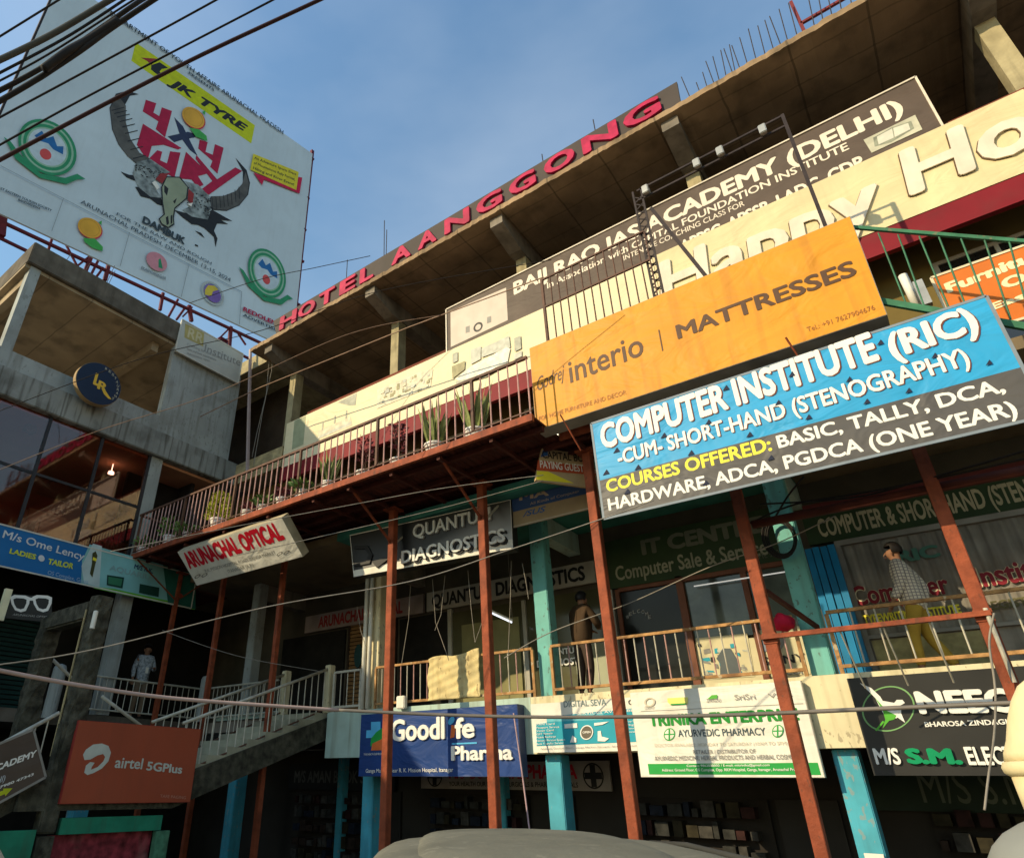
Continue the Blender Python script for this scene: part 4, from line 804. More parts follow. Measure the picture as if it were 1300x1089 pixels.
for p in (((455, 348), (550, 340), (553, 375), (457, 380)), ((498, 485), (515, 432), (545, 455), (545, 484)), ((705, 400), (728, 398), (735, 440), (790, 455), (760, 478), (705, 475)), ((678, 340), (790, 328), (740, 352), (680, 360))): s.poly(zd(*p), white)
ln(s, 'Address: Ground Floor, Ganga Market, Itanagar, Arunachal Pradesh', zd, (275, 538), (1030, 512), (275, 527), greyp)
S = PA(9.8); zt_ = Z(800, 850, 5.0)
X0, X1 = (S.px(792, 881)[0]+S.px(822.9, 985.6)[0])/2, S.px(1046.4, 986.2)[0]; T, B = S.px(792, 880)[1], S.px(900, 985.6)[1]
s = Sign('shop_sign', 'white ayurvedic pharmacy board with bold green title and green bottom band', 'sign', S, ((X0, T), (X1, T), (X1, B), (X0, B)), .1, whitedirty, px=False, side=M('white_box', (.6, .57, .5), .5, .1, 3))
s.poly(zt_((112, 596), (1190, 588), (1212, 666), (122, 663)), greenp); s.poly(zt_((68, 262), (1098, 212), (1099, 215), (68, 265)), greyp)
ln(s, 'TRINIKA ENTERPRISE', zt_, (124, 360), (1078, 320), (115, 288), M('dark_green_letters', (.015, .24, .03)), .05); ln(s, 'AYURVEDIC PHARMACY', zt_, (308, 425), (865, 414), (305, 380), M('slate_letters', (.06, .09, .1)), .015)
for cx, cy in ((250, 409), (938, 388)):
    c = zt_((cx, cy))[0]; s.ell(c, (7.2, -.3), (.6, -8), greenp); s.ell(c, (6, -.3), (.5, -6.7), whitedirty)
    s.poly([(c[0]-6.2, c[1]+1), (c[0]+6.2, c[1]+.6), (c[0]+6.2, c[1]-1), (c[0]-6.2, c[1]-.6)], greenp); s.poly([(c[0]-1, c[1]+6.6), (c[0]+1, c[1]+6.6), (c[0]+1, c[1]-6.6), (c[0]-1, c[1]-6.6)], greenp)
ln(s, 'DOCTOR AVAILABLE: MONDAY TO SATURDAY (10AM TO 5PM)', zt_, (160, 488), (1000, 475), (158, 468), M('faint_letters', (.62, .56, .44))); ln(s, 'RETAILER / DISTRIBUTOR OF', zt_, (404, 533), (800, 527), (402, 508), greyp, .01); ln(s, 'AYURVEDIC MEDICINE, HERBAL PRODUCTS AND HERBAL COSMETICS', zt_, (158, 575), (1105, 565), (156, 548), greyp, .01)
ln(s, 'Contact: 98xxxxxx / E-mail: mitrinika@gmail.com'.replace('98xxxxxx', '9862000000'), zt_, (362, 615), (888, 610), (362, 600), white, .01); ln(s, 'Address: Ground Floor, OS Complex, Opp. RKM Hospital, Ganga, Itanagar, Arunachal Pradesh', zt_, (205, 644), (1100, 640), (205, 627), white, .01)
s.ell(zt_((126, 205))[0], (7, -.5), (0, -6), M('faint_letters', (.62, .56, .44)), ring=.7, n=16); ln(s, 'Dabur', zt_, (95, 250), (160, 246), (95, 232), greyp, .0, .2)
s.poly(zt_((238, 180), (368, 173), (368, 215), (258, 222), (240, 205)), M('pale_yellow_print', (.8, .74, .2))); s.poly(zt_((258, 216), (360, 211), (358, 219), (262, 224)), greenp)
s.poly(zt_((490, 188), (520, 160), (555, 158), (555, 182)), M('leaf_green_print', (.1, .42, .05))); ln(s, 'ZANDU', zt_, (487, 206), (577, 202), (487, 184), greyp, .01); ln(s, 'SriSri', zt_, (668, 192), (798, 186), (666, 158), greyp, .0); ln(s, 'Vyas', zt_, (880, 178), (1030, 168), (878, 150), greyp, .0)
# bird board
S = PA(9.83); zn = Z(880, 740, 3.095)
X0 = (S.px(1075, 862)[0]+S.px(1110, 985)[0])/2; T, B = S.px(1075, 861)[1], S.px(1110, 984)[1]
s = Sign('shop_sign', 'black electronics board with a green and white bird emblem at lower right', 'sign', S, ((X0, T), (2.6, T), (2.6, B), (X0, B)), .08, M('black_vinyl', (.028, .027, .025), .4, .15, 2), px=False)
gl_ = M('lime_print', (.10, .42, .04), .5)
s.ell(zn((767, 493))[0], (33.5, -1), (2, -29), M('grey_green_ring', (.18, .36, .14)), ring=.94, n=40)
s.poly(zn((655, 392), (700, 412), (735, 445), (745, 462), (790, 470), (800, 458), (822, 458), (832, 470), (815, 480), (818, 510), (800, 530), (758, 530), (735, 490), (715, 450), (690, 425)), white)
s.poly(zn((715, 450), (745, 500), (755, 535), (745, 570), (770, 540), (790, 535), (800, 520), (760, 500)), gl_); s.poly(zn((800, 525), (818, 512), (833, 548)), white); s.poly(zn((715, 578), (745, 540), (752, 545), (722, 580)), gl_)
ln(s, 'NEECO', zn, (893, 515), (1420, 505), (868, 425), white, .05, depth=.03); ln(s, 'BHAROSA ZINDAGI BHAR KA', zn, (913, 565), (1420, 548), (910, 545), white, .03)
ln(s, 'M/S', zn, (722, 712), (822, 712), (705, 648), white, .03, depth=.02); ln(s, 'S.M.', zn, (845, 710), (1065, 712), (830, 648), M('emerald_letters', (.0, .25, .1)), .06, depth=.03); ln(s, 'ELECTRONICS', zn, (1085, 714), (1560, 716), (1068, 642), white, .03, depth=.02)
# --- ground floor signs in the shade
S = PA(11.6)
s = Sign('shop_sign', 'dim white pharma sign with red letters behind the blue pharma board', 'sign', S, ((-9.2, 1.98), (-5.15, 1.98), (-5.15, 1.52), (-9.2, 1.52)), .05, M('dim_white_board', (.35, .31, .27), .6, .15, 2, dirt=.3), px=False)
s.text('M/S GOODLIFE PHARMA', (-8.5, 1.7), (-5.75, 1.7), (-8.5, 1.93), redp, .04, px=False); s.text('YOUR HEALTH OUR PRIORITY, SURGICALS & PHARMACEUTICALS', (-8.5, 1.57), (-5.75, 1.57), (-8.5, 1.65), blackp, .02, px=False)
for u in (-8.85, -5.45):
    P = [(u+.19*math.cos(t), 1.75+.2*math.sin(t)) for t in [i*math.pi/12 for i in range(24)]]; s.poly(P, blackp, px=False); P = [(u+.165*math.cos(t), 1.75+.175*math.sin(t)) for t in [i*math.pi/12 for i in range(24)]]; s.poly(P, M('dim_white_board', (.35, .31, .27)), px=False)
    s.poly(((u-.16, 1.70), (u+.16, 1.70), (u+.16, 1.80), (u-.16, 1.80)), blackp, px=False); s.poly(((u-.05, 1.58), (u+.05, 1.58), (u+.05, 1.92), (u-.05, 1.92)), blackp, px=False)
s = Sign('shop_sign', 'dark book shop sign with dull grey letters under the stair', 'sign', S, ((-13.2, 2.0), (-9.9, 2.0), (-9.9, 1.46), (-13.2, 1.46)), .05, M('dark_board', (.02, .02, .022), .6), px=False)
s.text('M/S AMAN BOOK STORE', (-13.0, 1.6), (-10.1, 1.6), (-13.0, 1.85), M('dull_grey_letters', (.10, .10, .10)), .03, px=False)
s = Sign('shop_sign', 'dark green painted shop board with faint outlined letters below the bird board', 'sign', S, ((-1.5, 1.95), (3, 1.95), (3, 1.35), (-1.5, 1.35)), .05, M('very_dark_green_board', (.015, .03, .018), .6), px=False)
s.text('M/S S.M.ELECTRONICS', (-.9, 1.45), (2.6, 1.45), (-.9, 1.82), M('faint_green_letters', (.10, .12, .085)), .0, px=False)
# --- first-floor shop boards
S = PA(11.52)
def board(name_lb, x0, x1, z0, z1, mat, rows, frame=None):
    s = Sign('shop_sign', name_lb, 'sign', S, ((x0, z1), (x1, z1), (x1, z0), (x0, z0)), .06, mat, px=False, frame=frame)
    for (b_, u0, u1, v0, v1, m_, bo) in rows: s.text(b_, (u0, v0), (u1, v0), (u0, v1), m_, bo, px=False)
    return s
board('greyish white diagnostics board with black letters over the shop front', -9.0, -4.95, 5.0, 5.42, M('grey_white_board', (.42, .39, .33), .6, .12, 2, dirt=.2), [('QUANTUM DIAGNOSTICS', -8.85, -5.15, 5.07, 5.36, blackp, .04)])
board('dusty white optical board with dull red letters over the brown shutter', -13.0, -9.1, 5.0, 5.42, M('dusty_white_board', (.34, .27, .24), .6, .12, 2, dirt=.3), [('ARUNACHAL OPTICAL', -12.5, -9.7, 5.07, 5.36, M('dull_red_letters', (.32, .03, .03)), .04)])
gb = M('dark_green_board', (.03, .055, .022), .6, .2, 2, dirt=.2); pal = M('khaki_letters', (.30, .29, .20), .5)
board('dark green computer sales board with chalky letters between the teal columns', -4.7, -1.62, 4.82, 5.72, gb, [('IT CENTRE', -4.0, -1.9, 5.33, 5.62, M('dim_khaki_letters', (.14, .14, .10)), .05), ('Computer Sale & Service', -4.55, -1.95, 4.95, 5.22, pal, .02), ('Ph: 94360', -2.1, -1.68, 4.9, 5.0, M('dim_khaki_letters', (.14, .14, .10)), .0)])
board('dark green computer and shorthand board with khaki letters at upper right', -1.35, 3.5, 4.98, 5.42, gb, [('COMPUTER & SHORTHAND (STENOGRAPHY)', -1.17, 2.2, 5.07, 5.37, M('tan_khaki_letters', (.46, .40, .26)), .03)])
# lettering on the shop glass (flat stickers on the shop windows)
zw = Z(980, 560, 4.034); S = PA(11.555)
def sticker(label, name, items):
    r_ = thing(name, label, 'lettering', S.P(*S.px(*zw((600, 800))[0])) , None)
    fk = Sign.__new__(Sign); fk.S = S; fk.k = 0; fk.root = r_
    for it in items: ln(fk, *it[:6], **(it[6] if len(it) > 6 else {}))
crm = M('cream_outline', (.7, .62, .42), .5); mar = M('maroon_letters', (.22, .012, .025), .5)
fk = Sign.__new__(Sign); fk.S = S; fk.k = 0; fk.root = thing('window_lettering', 'maroon and yellow painted lettering on the institute window behind the walking man', 'lettering', (0, 11.5, 3.4))
for dx, m_, l in ((0, crm, .002), (-.012, mar, .005)):
    ln(fk, 'Computer', zw, (425, 845), (920, 778), (405, 745), m_, .055 if dx == 0 else .03, lift=l); ln(fk, 'Institute', zw, (1055, 752), (1560, 680), (1030, 645), m_, .055 if dx == 0 else .03, lift=l)
ln(fk, 'RIC', zw, (650, 625), (868, 590), (640, 560), M('dull_teal_letters', (.08, .2, .15)), .05); ln(fk, 'TYPEWRITING INSTITUTE', zw, (475, 935), (975, 880), (468, 890), M('yellow_lettering', (.85, .75, .06)), .04); ln(fk, 'REGISTERED', zw, (1090, 870), (1500, 815), (1080, 825), M('dark_olive_letters', (.12, .11, .05)), .04)
zz = Z(640, 600, 3.095); S = PA(11.565); fk = Sign.__new__(Sign); fk.S = S; fk.k = 0; fk.root = thing('window_lettering', 'white lettering on the diagnostics glass below the standing man', 'lettering', (-5, 11.5, 3.2))
ln(fk, 'QUANTUM', zz, (150, 720), (300, 706), (148, 697), white, .04); ln(fk, 'DIAGNOSTICS', zz, (130, 765), (345, 748), (128, 737), white, .04)
S = PA(11.59); fk = Sign.__new__(Sign); fk.S = S; fk.k = 0; fk.root = thing('window_lettering', 'pale welcome lettering arched on the dark glass door', 'lettering', (-4, 11.55, 3.6))
for i, c in enumerate('WELCOME'):
    a = R_(150-20*i); x, y = 530+50*math.cos(a), 592-46*math.sin(a)
    ln(fk, c, zz, (x-6, y+6), (x+6, y+3), (x-7, y-8), M('grey_lettering', (.35, .35, .33)), .02)
S = PA(11.575); fk = Sign.__new__(Sign); fk.S = S; fk.k = 0; fk.root = thing('window_poster', 'cream camera and computer poster with grey pictures low in the showroom window', 'poster', (-2.5, 11.5, 3))
fk.poly(zz((752, 650), (955, 630), (985, 800), (762, 815)), M('cream_board', (.62, .56, .36))); fk.poly(zz((985, 620), (1180, 600), (1205, 790), (1015, 805)), M('cream_board', (.62, .56, .36)))
random.seed(9)
for i in range(26):
    x, y = random.uniform(758, 945), random.uniform(665, 790); a, b = random.uniform(8, 30), random.uniform(6, 20); r = random.uniform(-6, 6)
    fk.poly(zz((x, y), (x+a, y-r), (x+a+5, y+b-r), (x+3, y+b)), random.choice([greyp, pg[0], blackp, tq, pg[3]]))
fk.poly(zz((835, 730), (860, 690), (890, 690), (920, 740), (930, 800), (850, 806), (850, 750)), M('slate_print', (.10, .12, .13)))
fk.ell(zz((1030, 675))[0], (8, -2), (1, -9), M('blue_grey_print', (.2, .24, .3)), n=18); fk.ell(zz((1085, 670))[0], (6, -2), (1, -9), greyp, n=18)
ln(fk, 'CANON', zz, (1010, 650), (1180, 632), (1008, 622), greyp, .02) if False else None
ln(fk, 'SONY', zz, (1020, 758), (1190, 742), (1015, 725), blackp, .02); ln(fk, 'COM', zz, (1110, 795), (1195, 788), (1108, 772), greyp, .02)
# ================================================================== signs of the corner building
z3 = Z(0, 560, 3.095); z2 = Z(0, 250, 3.095); S = PB(-14.62)
a, b, c = S.px(0, 665), S.px(161.6, 708.6), S.px(0, 718.3)
s = Sign('shop_sign', 'long blue to turquoise tailor and aquarium board under the glazed floor', 'sign', S, ((3.2, a[1]), (9.15, a[1]), (9.15, c[1]), (3.2, c[1])), .06, M('royal_blue_vinyl', (.01, .14, .38), .5, .1, 1), px=False, frame=M('pale_trim3', (.6, .58, .5)), fw=.025)
s.poly(z3((352, 405), (765, 520), (765, 655), (318, 560), (322, 470)), M('aqua_vinyl', (.22, .48, .47), .5, .2, 1.2)); s.poly(z3((365, 402), (400, 412), (390, 572), (330, 556), (320, 490)), M('pale_aqua', (.5, .62, .6), .5)); s.poly(z3((365, 570), (450, 580), (640, 622), (765, 640), (765, 662), (370, 578)), M('grass_print', (.12, .42, .03)))
s.poly(z3((640, 485), (768, 520), (768, 660), (660, 640)), M('deep_green_print', (.02, .12, .09)))
ln(s, 'M/s Ome Lency', z3, (8, 378), (328, 468), (5, 345), M('pale_letters', (.62, .66, .68)), .015); ln(s, 'LADIES', z3, (35, 440), (138, 465), (33, 418), M('lime_letters', (.6, .66, .05)), .04); ln(s, 'TAILOR', z3, (185, 482), (285, 502), (184, 458), M('lime_letters', (.6, .66, .05)), .04); ln(s, 'OS Complex, Ganga', z3, (185, 522), (345, 560), (184, 506), M('light_blue_letters', (.3, .45, .6)), .0)
s.ell(z3((162, 460))[0], (4, 1), (.5, -4), M('pale_letters', (.62, .66, .68)), n=14)
ln(s, 'AQUARIUM', z3, (428, 505), (615, 552), (427, 483), M('teal_letters', (.25, .4, .4)), .02); ln(s, 'M/S R.K.', z3, (525, 500), (600, 520), (523, 480), M('navy_letters', (.02, .06, .15)), .03)
for q in (((420, 525), (487, 535), (480, 578), (418, 565)), ((548, 560), (625, 575), (622, 612), (545, 595))): s.poly(z3(*q), M('dark_tank', (.01, .05, .035)))
s.poly(z3((425, 532), (480, 541), (474, 570), (424, 560)), M('tank_green', (.04, .2, .1)))
s.poly(z3((362, 440), (375, 432), (382, 450), (372, 490), (362, 535), (352, 520), (360, 480)), M('fish_dark', (.06, .06, .02))); s.poly(z3((366, 455), (380, 462), (376, 472), (362, 466)), yellowp)
s.ell(z3((705, 605))[0], (4, 1), (0, -3), M('fish_red', (.4, .06, .03)), n=14)
# round LR sign
S = PB(-14.45); c = S.px(126, 487); n = 40; R0 = (S.px(126, 458)[1]-S.px(126, 516)[1])/2*.93
t = thing('round_sign', 'round navy restaurant sign with gold initials on the grey parapet', 'sign', S.P(c[0], c[1]-R0, -.15))
P = [S.P(c[0]+R0*math.cos(2*math.pi*i/n), c[1]+R0*math.sin(2*math.pi*i/n)) for i in range(n)]
MB().prism(P, (-.16, 0, 0)).build('disc', M('navy_disc', (.012, .022, .05), .35, .1, 3), t)
P2 = [S.P(c[0]+R0*1.015*math.cos(2*math.pi*i/n), c[1]+R0*1.015*math.sin(2*math.pi*i/n), -.012) for i in range(n)]
MB().prism(P2, (-.145, 0, 0)).build('rim', M('tan_rim', (.40, .27, .13), .5), t); MB().bar(S.P(c[0], c[1]+.2, -.16), S.P(c[0], c[1]+.2, -.32), .05, .05).build('bracket', steel_dark, t)
fk = Sign.__new__(Sign); fk.S = S; fk.k = 0; fk.root = t; gold = M('gold_letters', (.75, .46, .04), .4)
ln(fk, 'L', z2, (364, 735), (392, 748), (362, 684), gold, .035); ln(fk, 'R', z2, (380, 752), (418, 770), (382, 716), gold, .035); fk.poly(z2((398, 752), (408, 752), (425, 778), (438, 796), (425, 792), (408, 775)), gold)
for i, ch in enumerate('RESTAURANT'):
    a = R_(82-12.5*i); r = R0*.86; u, v = c[0]+r*math.cos(a), c[1]+r*math.sin(a)
    fk.text(ch, (u-.03, v-.035), (u+.03, v-.035), (u-.03, v+.035), M('grey_gold', (.4, .38, .3)), .02, px=False)
# institute board
S = PB(-14.78)
a, b, d = S.px(231, 408), S.px(309, 447), S.px(303, 487)
s = Sign('shop_sign', 'pale institute board with an ochre square at the loggia corner', 'sign', S, ((a[0], (a[1]+b[1])/2), (b[0], (a[1]+b[1])/2), (b[0], d[1]), (a[0], d[1])), .08, M('pale_grey_board', (.50, .50, .44), .6, .08, 2, dirt=.1), px=False, frame=M('pale_trim3', (.6, .58, .5)), fw=.03)
s.poly(z2((728, 497), (802, 535), (798, 588), (724, 552)), M('ochre_square', (.42, .34, .12))); ln(s, 'RR', z2, (735, 550), (795, 580), (737, 508), M('pale_ochre', (.55, .48, .28)), .02); ln(s, 'Institute', z2, (802, 606), (943, 665), (803, 575), greyp, .0)
for i in range(3): ln(s, ('Coaching for civil services', 'State and bank examinations', 'Admissions open')[i], z2, (733, 582+i*18), (873-i*25, 640+i*12-i*8), (733, 572+i*18), M('faint_grey', (.3, .3, .28)))
# spectacles sign
zs = Z(0, 720, 5.417)
S = Plane(aX(35, 768, -13.7), (.25, .97, 0))
s = Sign('shop_sign', 'black hanging sign with a white spectacles outline at the left edge', 'sign', S, [(a_, b_) for a_, b_ in (S.px(5, 752.5), S.px(66, 758), S.px(66, 790), S.px(5, 784))], .06, M('black_vinyl', (.028, .027, .025)), px=False)
def specs(zf, c, w_, h_):
    O = [(-1, .75), (-.55, 1), (.55, 1), (1, .8), (.95, .1), (.6, -.8), (.1, -1), (-.5, -.8), (-.85, -.1)]
    return [(c[0]+x*w_, c[1]-y*h_+x*w_*.05) for x, y in O]
for cx in (137, 290):
    P = specs(zs, (cx, 250), 68, 58); Q = specs(zs, (cx, 250), 46, 38)
    q = [s.S.px(*p) for p in zs(*P)+zs(*Q)]; k = len(P); l = s.lift()
    solid(q, [(i, (i+1) % k, k+(i+1) % k, k+i) for i in range(k)], s.S, l, l).build('printed_spectacles', white, s.root, fix=False)
s.poly(zs((195, 208), (232, 208), (232, 228), (195, 228)), white); ln(s, 'ARUNACHAL OPTICAL', zs, (85, 330), (348, 350), (85, 316), M('grey_lettering', (.35, .35, .33)), .0, .2)
o = MB().box(*(lambda p: (p.x-.04, p.x+.04, p.y-.06, p.y+.06, p.z-.28, p.z+.3))(aX(5, 768, -13.6))).build('light_box', M('cream_tube', (.8, .75, .5))); tag(o, 'narrow cream light box at the left end of the spectacles sign', 'light box')
# airtel board
za = Z(0, 820, 5.417); S = PB(-10.28)
s = Sign('shop_sign', 'orange red mobile network board with a white swirl on the landing', 'sign', S, ((4.93, 2.37), (7.0, 2.37), (7.0, 1.31), (4.93, 1.31)), .07, M('orange_red_board', (.36, .075, .035), .5, .08, 1.2, dirt=.12, streak=.1), px=False, side=M('red_box', (.3, .04, .03), .5))
aw = M('grey_white_print', (.52, .54, .48), .5)
sw = [(570, 745), (590, 710), (640, 675), (700, 668), (745, 685), (762, 730), (745, 790), (700, 840), (640, 872), (600, 885), (578, 868), (590, 820), (620, 795), (650, 800), (630, 830), (625, 848), (670, 830), (710, 790), (722, 760), (708, 740), (670, 750), (620, 778), (580, 782)]
s.poly(za(*sw), aw, 'swirl'); ln(s, 'airtel', za, (785, 835), (975, 845), (785, 758), aw, .02); ln(s, '5GPlus', za, (1003, 852), (1248, 876), (1003, 790), aw, .03); ln(s, 'TAFE PAGING', za, (1098, 1038), (1275, 1050), (1098, 1018), M('faint_pink_print', (.5, .25, .18)))
# leaning brown academy board
S = PB(-10.2)
s = Sign('shop_sign', 'slanted brown academy board with a yellow arrow hung on the stair railing', 'sign', S, [(-37, 959), (42.5, 925.5), (58, 986), (-20, 1029)], .04, M('brown_vinyl', (.10, .072, .055)), frame=M('grey_frame', (.28, .26, .23)), fw=.015)
ln(s, 'IAS ACADEMY', za, (-215, 930), (243, 758), (-218, 878), white, .04); ln(s, '(DELHI)', za, (-130, 985), (30, 925), (-132, 940), M('pale_letters', (.62, .66, .68)), .0); ln(s, 'Ph. 87980 47343', za, (-110, 1020), (228, 888), (-112, 1000), white, .03)
s.poly(za((-30, 1010), (22, 990), (20, 978), (85, 975), (35, 1030), (32, 1015), (-30, 1040)), M('lime_arrow', (.5, .55, .02)))
# ================================================================== billboard
BU = Vector((math.sin(R_(6.65)), math.cos(R_(6.65)), 0)); S = Plane((-20, 8, 0), BU)
zr = Z(0, 0, 3.095); zb1 = Z(0, 180, 5.417); zb2 = Z(150, 20, 5.417); zb3 = Z(130, 180, 4.95)
s = Sign('billboard', 'giant white event billboard with a horned skull emblem on a red steel frame', 'billboard', S, [(79, -29), (396.8, 195.5), (371, 444.5), (-45, 250)], .08, M('white_flex', (.55, .64, .70), .55, .07, .35, bump=.2, dirt=.12, streak=.12, dcol=(.4, .44, .46)))
crm2 = M('crimson_print', (.42, .01, .05), .5); navy = M('navy_print', (.03, .04, .09), .5); hornm = M('horn_print', (.10, .095, .085), .5, .35, 2); furm = M('fur_print', (.22, .25, .25), .5, .7, 3.5); bone = M('bone_print', (.28, .32, .22), .5, .2, 1)
s.poly(zb2((120, 185), (940, 755), (915, 880), (90, 312)), M('acid_yellow', (.55, .60, .0), .5)); s.poly(zb2((155, 290), (272, 298), (228, 342), (200, 315)), M('dark_red_print', (.28, .03, .03))); s.poly(zb2((228, 342), (285, 322), (345, 362), (300, 368), (285, 385), (305, 418), (262, 402), (225, 372)), blackp)
ln(s, 'JK TYRE', zb2, (335, 465), (885, 812), (352, 412), blackp, .05, .3)
s.poly(zb2((190, 580), (262, 604), (242, 668), (282, 692), (300, 632), (370, 657), (322, 838), (258, 782), (276, 728), (168, 660)), crm2); s.poly(zb2((385, 700), (445, 762), (545, 965), (492, 925), (430, 840)), navy); s.poly(zb2((480, 800), (530, 815), (530, 838), (440, 855), (385, 872), (340, 832)), navy)
s.poly(zb2((560, 855), (615, 872), (600, 938), (650, 958), (665, 885), (725, 910), (682, 1088), (632, 1040), (648, 1000), (550, 915)), crm2)
s.poly(zb2((170, 745), (435, 912), (410, 922), (310, 890), (230, 898), (205, 985), (185, 975), (128, 890)), crm2); s.poly(zb3((345, 55), (375, 65), (362, 118), (405, 138), (425, 62), (490, 70), (452, 228), (400, 200), (290, 110)), crm2)
s.poly(zb3((525, 65), (665, 200), (600, 218), (635, 272), (600, 290), (560, 240), (480, 232)), crm2); s.poly(zb3((590, 85), (720, 238), (835, 163), (878, 185), (668, 335), (620, 302), (690, 248), (585, 110)), crm2)
def fat(pts, k):
    cx = sum(p[0] for p in pts)/len(pts); cy = sum(p[1] for p in pts)/len(pts); return [(cx+(x-cx)*k, cy+(y-cy)*k) for x, y in pts]
LH = [(545, 372), (500, 358), (455, 370), (430, 425), (440, 510), (465, 570), (500, 615), (540, 650), (590, 625), (545, 600), (508, 545), (490, 480), (490, 415), (510, 378)]
RH = [(835, 102), (905, 180), (927, 260), (915, 335), (860, 402), (780, 437), (690, 430), (660, 395), (680, 345), (760, 342), (838, 312), (882, 262), (882, 190)]
s.poly(zr(*LH), blackp); s.poly(zr(*[(p[0]+(4 if i > 7 else 3), p[1]+2) for i, p in enumerate(LH[2:-1])]), hornm); s.poly(zb3(*RH), blackp); s.poly(zb3(*fat(RH[1:-1], .94)), hornm)
for i in range(9):
    t_ = i/8; x = 455+t_*85; y = 430+t_*190-30*math.sin(t_*3.1); s.poly(zr((x-18, y+4), (x+32, y-8), (x+33, y-5), (x-17, y+8)), blackp)
for i in range(8):
    x = 690+i*24; y = 395-i*6 if i < 5 else 380-(i-4)*18; s.poly(zb3((x-4, y-40), (x, y-40), (x+6, y+36), (x+2, y+36)), blackp)
s.poly(zb3((205, 285), (240, 345), (300, 360), (345, 395), (385, 405), (360, 340), (250, 290)), blackp); s.poly(zb3((115, 190), (150, 225), (195, 245), (235, 250), (230, 215), (165, 210)), blackp); s.poly(zb3((450, 430), (560, 460), (690, 430), (760, 470), (815, 500), (745, 495), (790, 520), (720, 515), (700, 560), (722, 610), (710, 665), (700, 600), (640, 545), (600, 525), (560, 520), (500, 475)), blackp)
s.poly(zb3((580, 560), (620, 575), (642, 608), (610, 585)), blackp); s.poly(zb3((582, 645), (600, 652), (600, 662), (580, 655)), blackp)
s.poly(zb3((215, 130), (300, 110), (425, 195), (355, 215), (312, 270), (372, 355), (300, 348), (222, 285), (188, 200)), furm); s.poly(zb3((482, 240), (600, 272), (672, 345), (682, 430), (660, 492), (560, 472), (500, 432), (560, 402), (572, 330)), furm)
random.seed(4)
for x0, x1, yf in ((200, 400, lambda x: 130+(x-200)*.32), (500, 680, lambda x: 265+(x-500)*.55)):
    for i in range(60):
        x = random.uniform(x0, x1); y = yf(x)+random.uniform(5, 120 if x0 > 400 else 70); s.poly(zb3((x-6, y-3), (x+5, y-1), (x+2, y+7)), blackp)
s.poly(zb3((398, 222), (485, 225), (537, 290), (530, 362), (455, 425), (446, 485), (450, 525), (410, 550), (365, 522), (350, 488), (382, 460), (370, 382), (365, 290)), blackp); s.poly(zb3((402, 230), (480, 232), (530, 290), (522, 358), (448, 420), (438, 482), (443, 518), (410, 540), (372, 518), (358, 490), (390, 462), (378, 382), (373, 292)), bone)
s.poly(zb3((330, 240), (362, 203), (412, 205), (372, 268)), M('dark_red_print', (.28, .03, .03))); s.poly(zb3((538, 300), (572, 332), (562, 400), (532, 372)), M('dark_red_print', (.28, .03, .03))); s.poly(zb3((308, 262), (330, 250), (357, 292), (340, 306)), white); s.poly(zb3((528, 395), (565, 388), (555, 412)), white)
for q in (((385, 275), (412, 300), (402, 345), (385, 320)), ((440, 380), (465, 358), (452, 395)), ((395, 480), (410, 470), (415, 520), (400, 530)), ((425, 470), (436, 465), (436, 515), (425, 525))): s.poly(zb3(*q), blackp)
ln(s, 'DAMBUK', zb3, (245, 512), (512, 652), (258, 470), M('dark_slate', (.04, .055, .065)), .05); ln(s, 'FOR THE RAW AND ROUGH', zb3, (85, 466), (680, 778), (90, 448), M('dark_slate', (.04, .055, .065)), .0)
s.text('ARUNACHAL PRADESH, DECEMBER 13-15, 2024', (101.5, 259), (291.6, 358.6), (103, 254), M('dark_slate', (.04, .055, .065)), .0); ln(s, 'DEPARTMENT OF YOUTH AFFAIRS ARUNACHAL PRADESH', zb2, (-62, -2), (1130, 822), (-55, -32), M('dark_slate', (.04, .055, .065)), .02); ln(s, 'PRESENTS', zb2, (480, 406), (655, 526), (484, 388), M('dark_slate', (.04, .055, .065)), .02)
s.poly(zb3((945, 197), (1215, 300), (1228, 225), (1252, 230), (1235, 330), (1012, 242), (1000, 277)), M('bright_red_print', (.55, .01, .06))); s.poly(zb3((945, 80), (1230, 195), (1215, 308), (925, 180)), M('callout_yellow', (.68, .58, .03)))
for i, b_ in enumerate(('An Adventure Sports Event', 'of Mountainous Rally Format,', 'Hiking and River Event!')): ln(s, b_, zb3, (950-i*4, 112+i*32), (1215-i*8, 218+i*32), (953-i*4, 96+i*32), blackp, .02)
gr1 = M('emblem_green', (.03, .26, .12), .5); gr2 = M('emblem_pale_green', (.28, .48, .34), .5); skb = M('emblem_sky', (.5, .6, .66), .5)
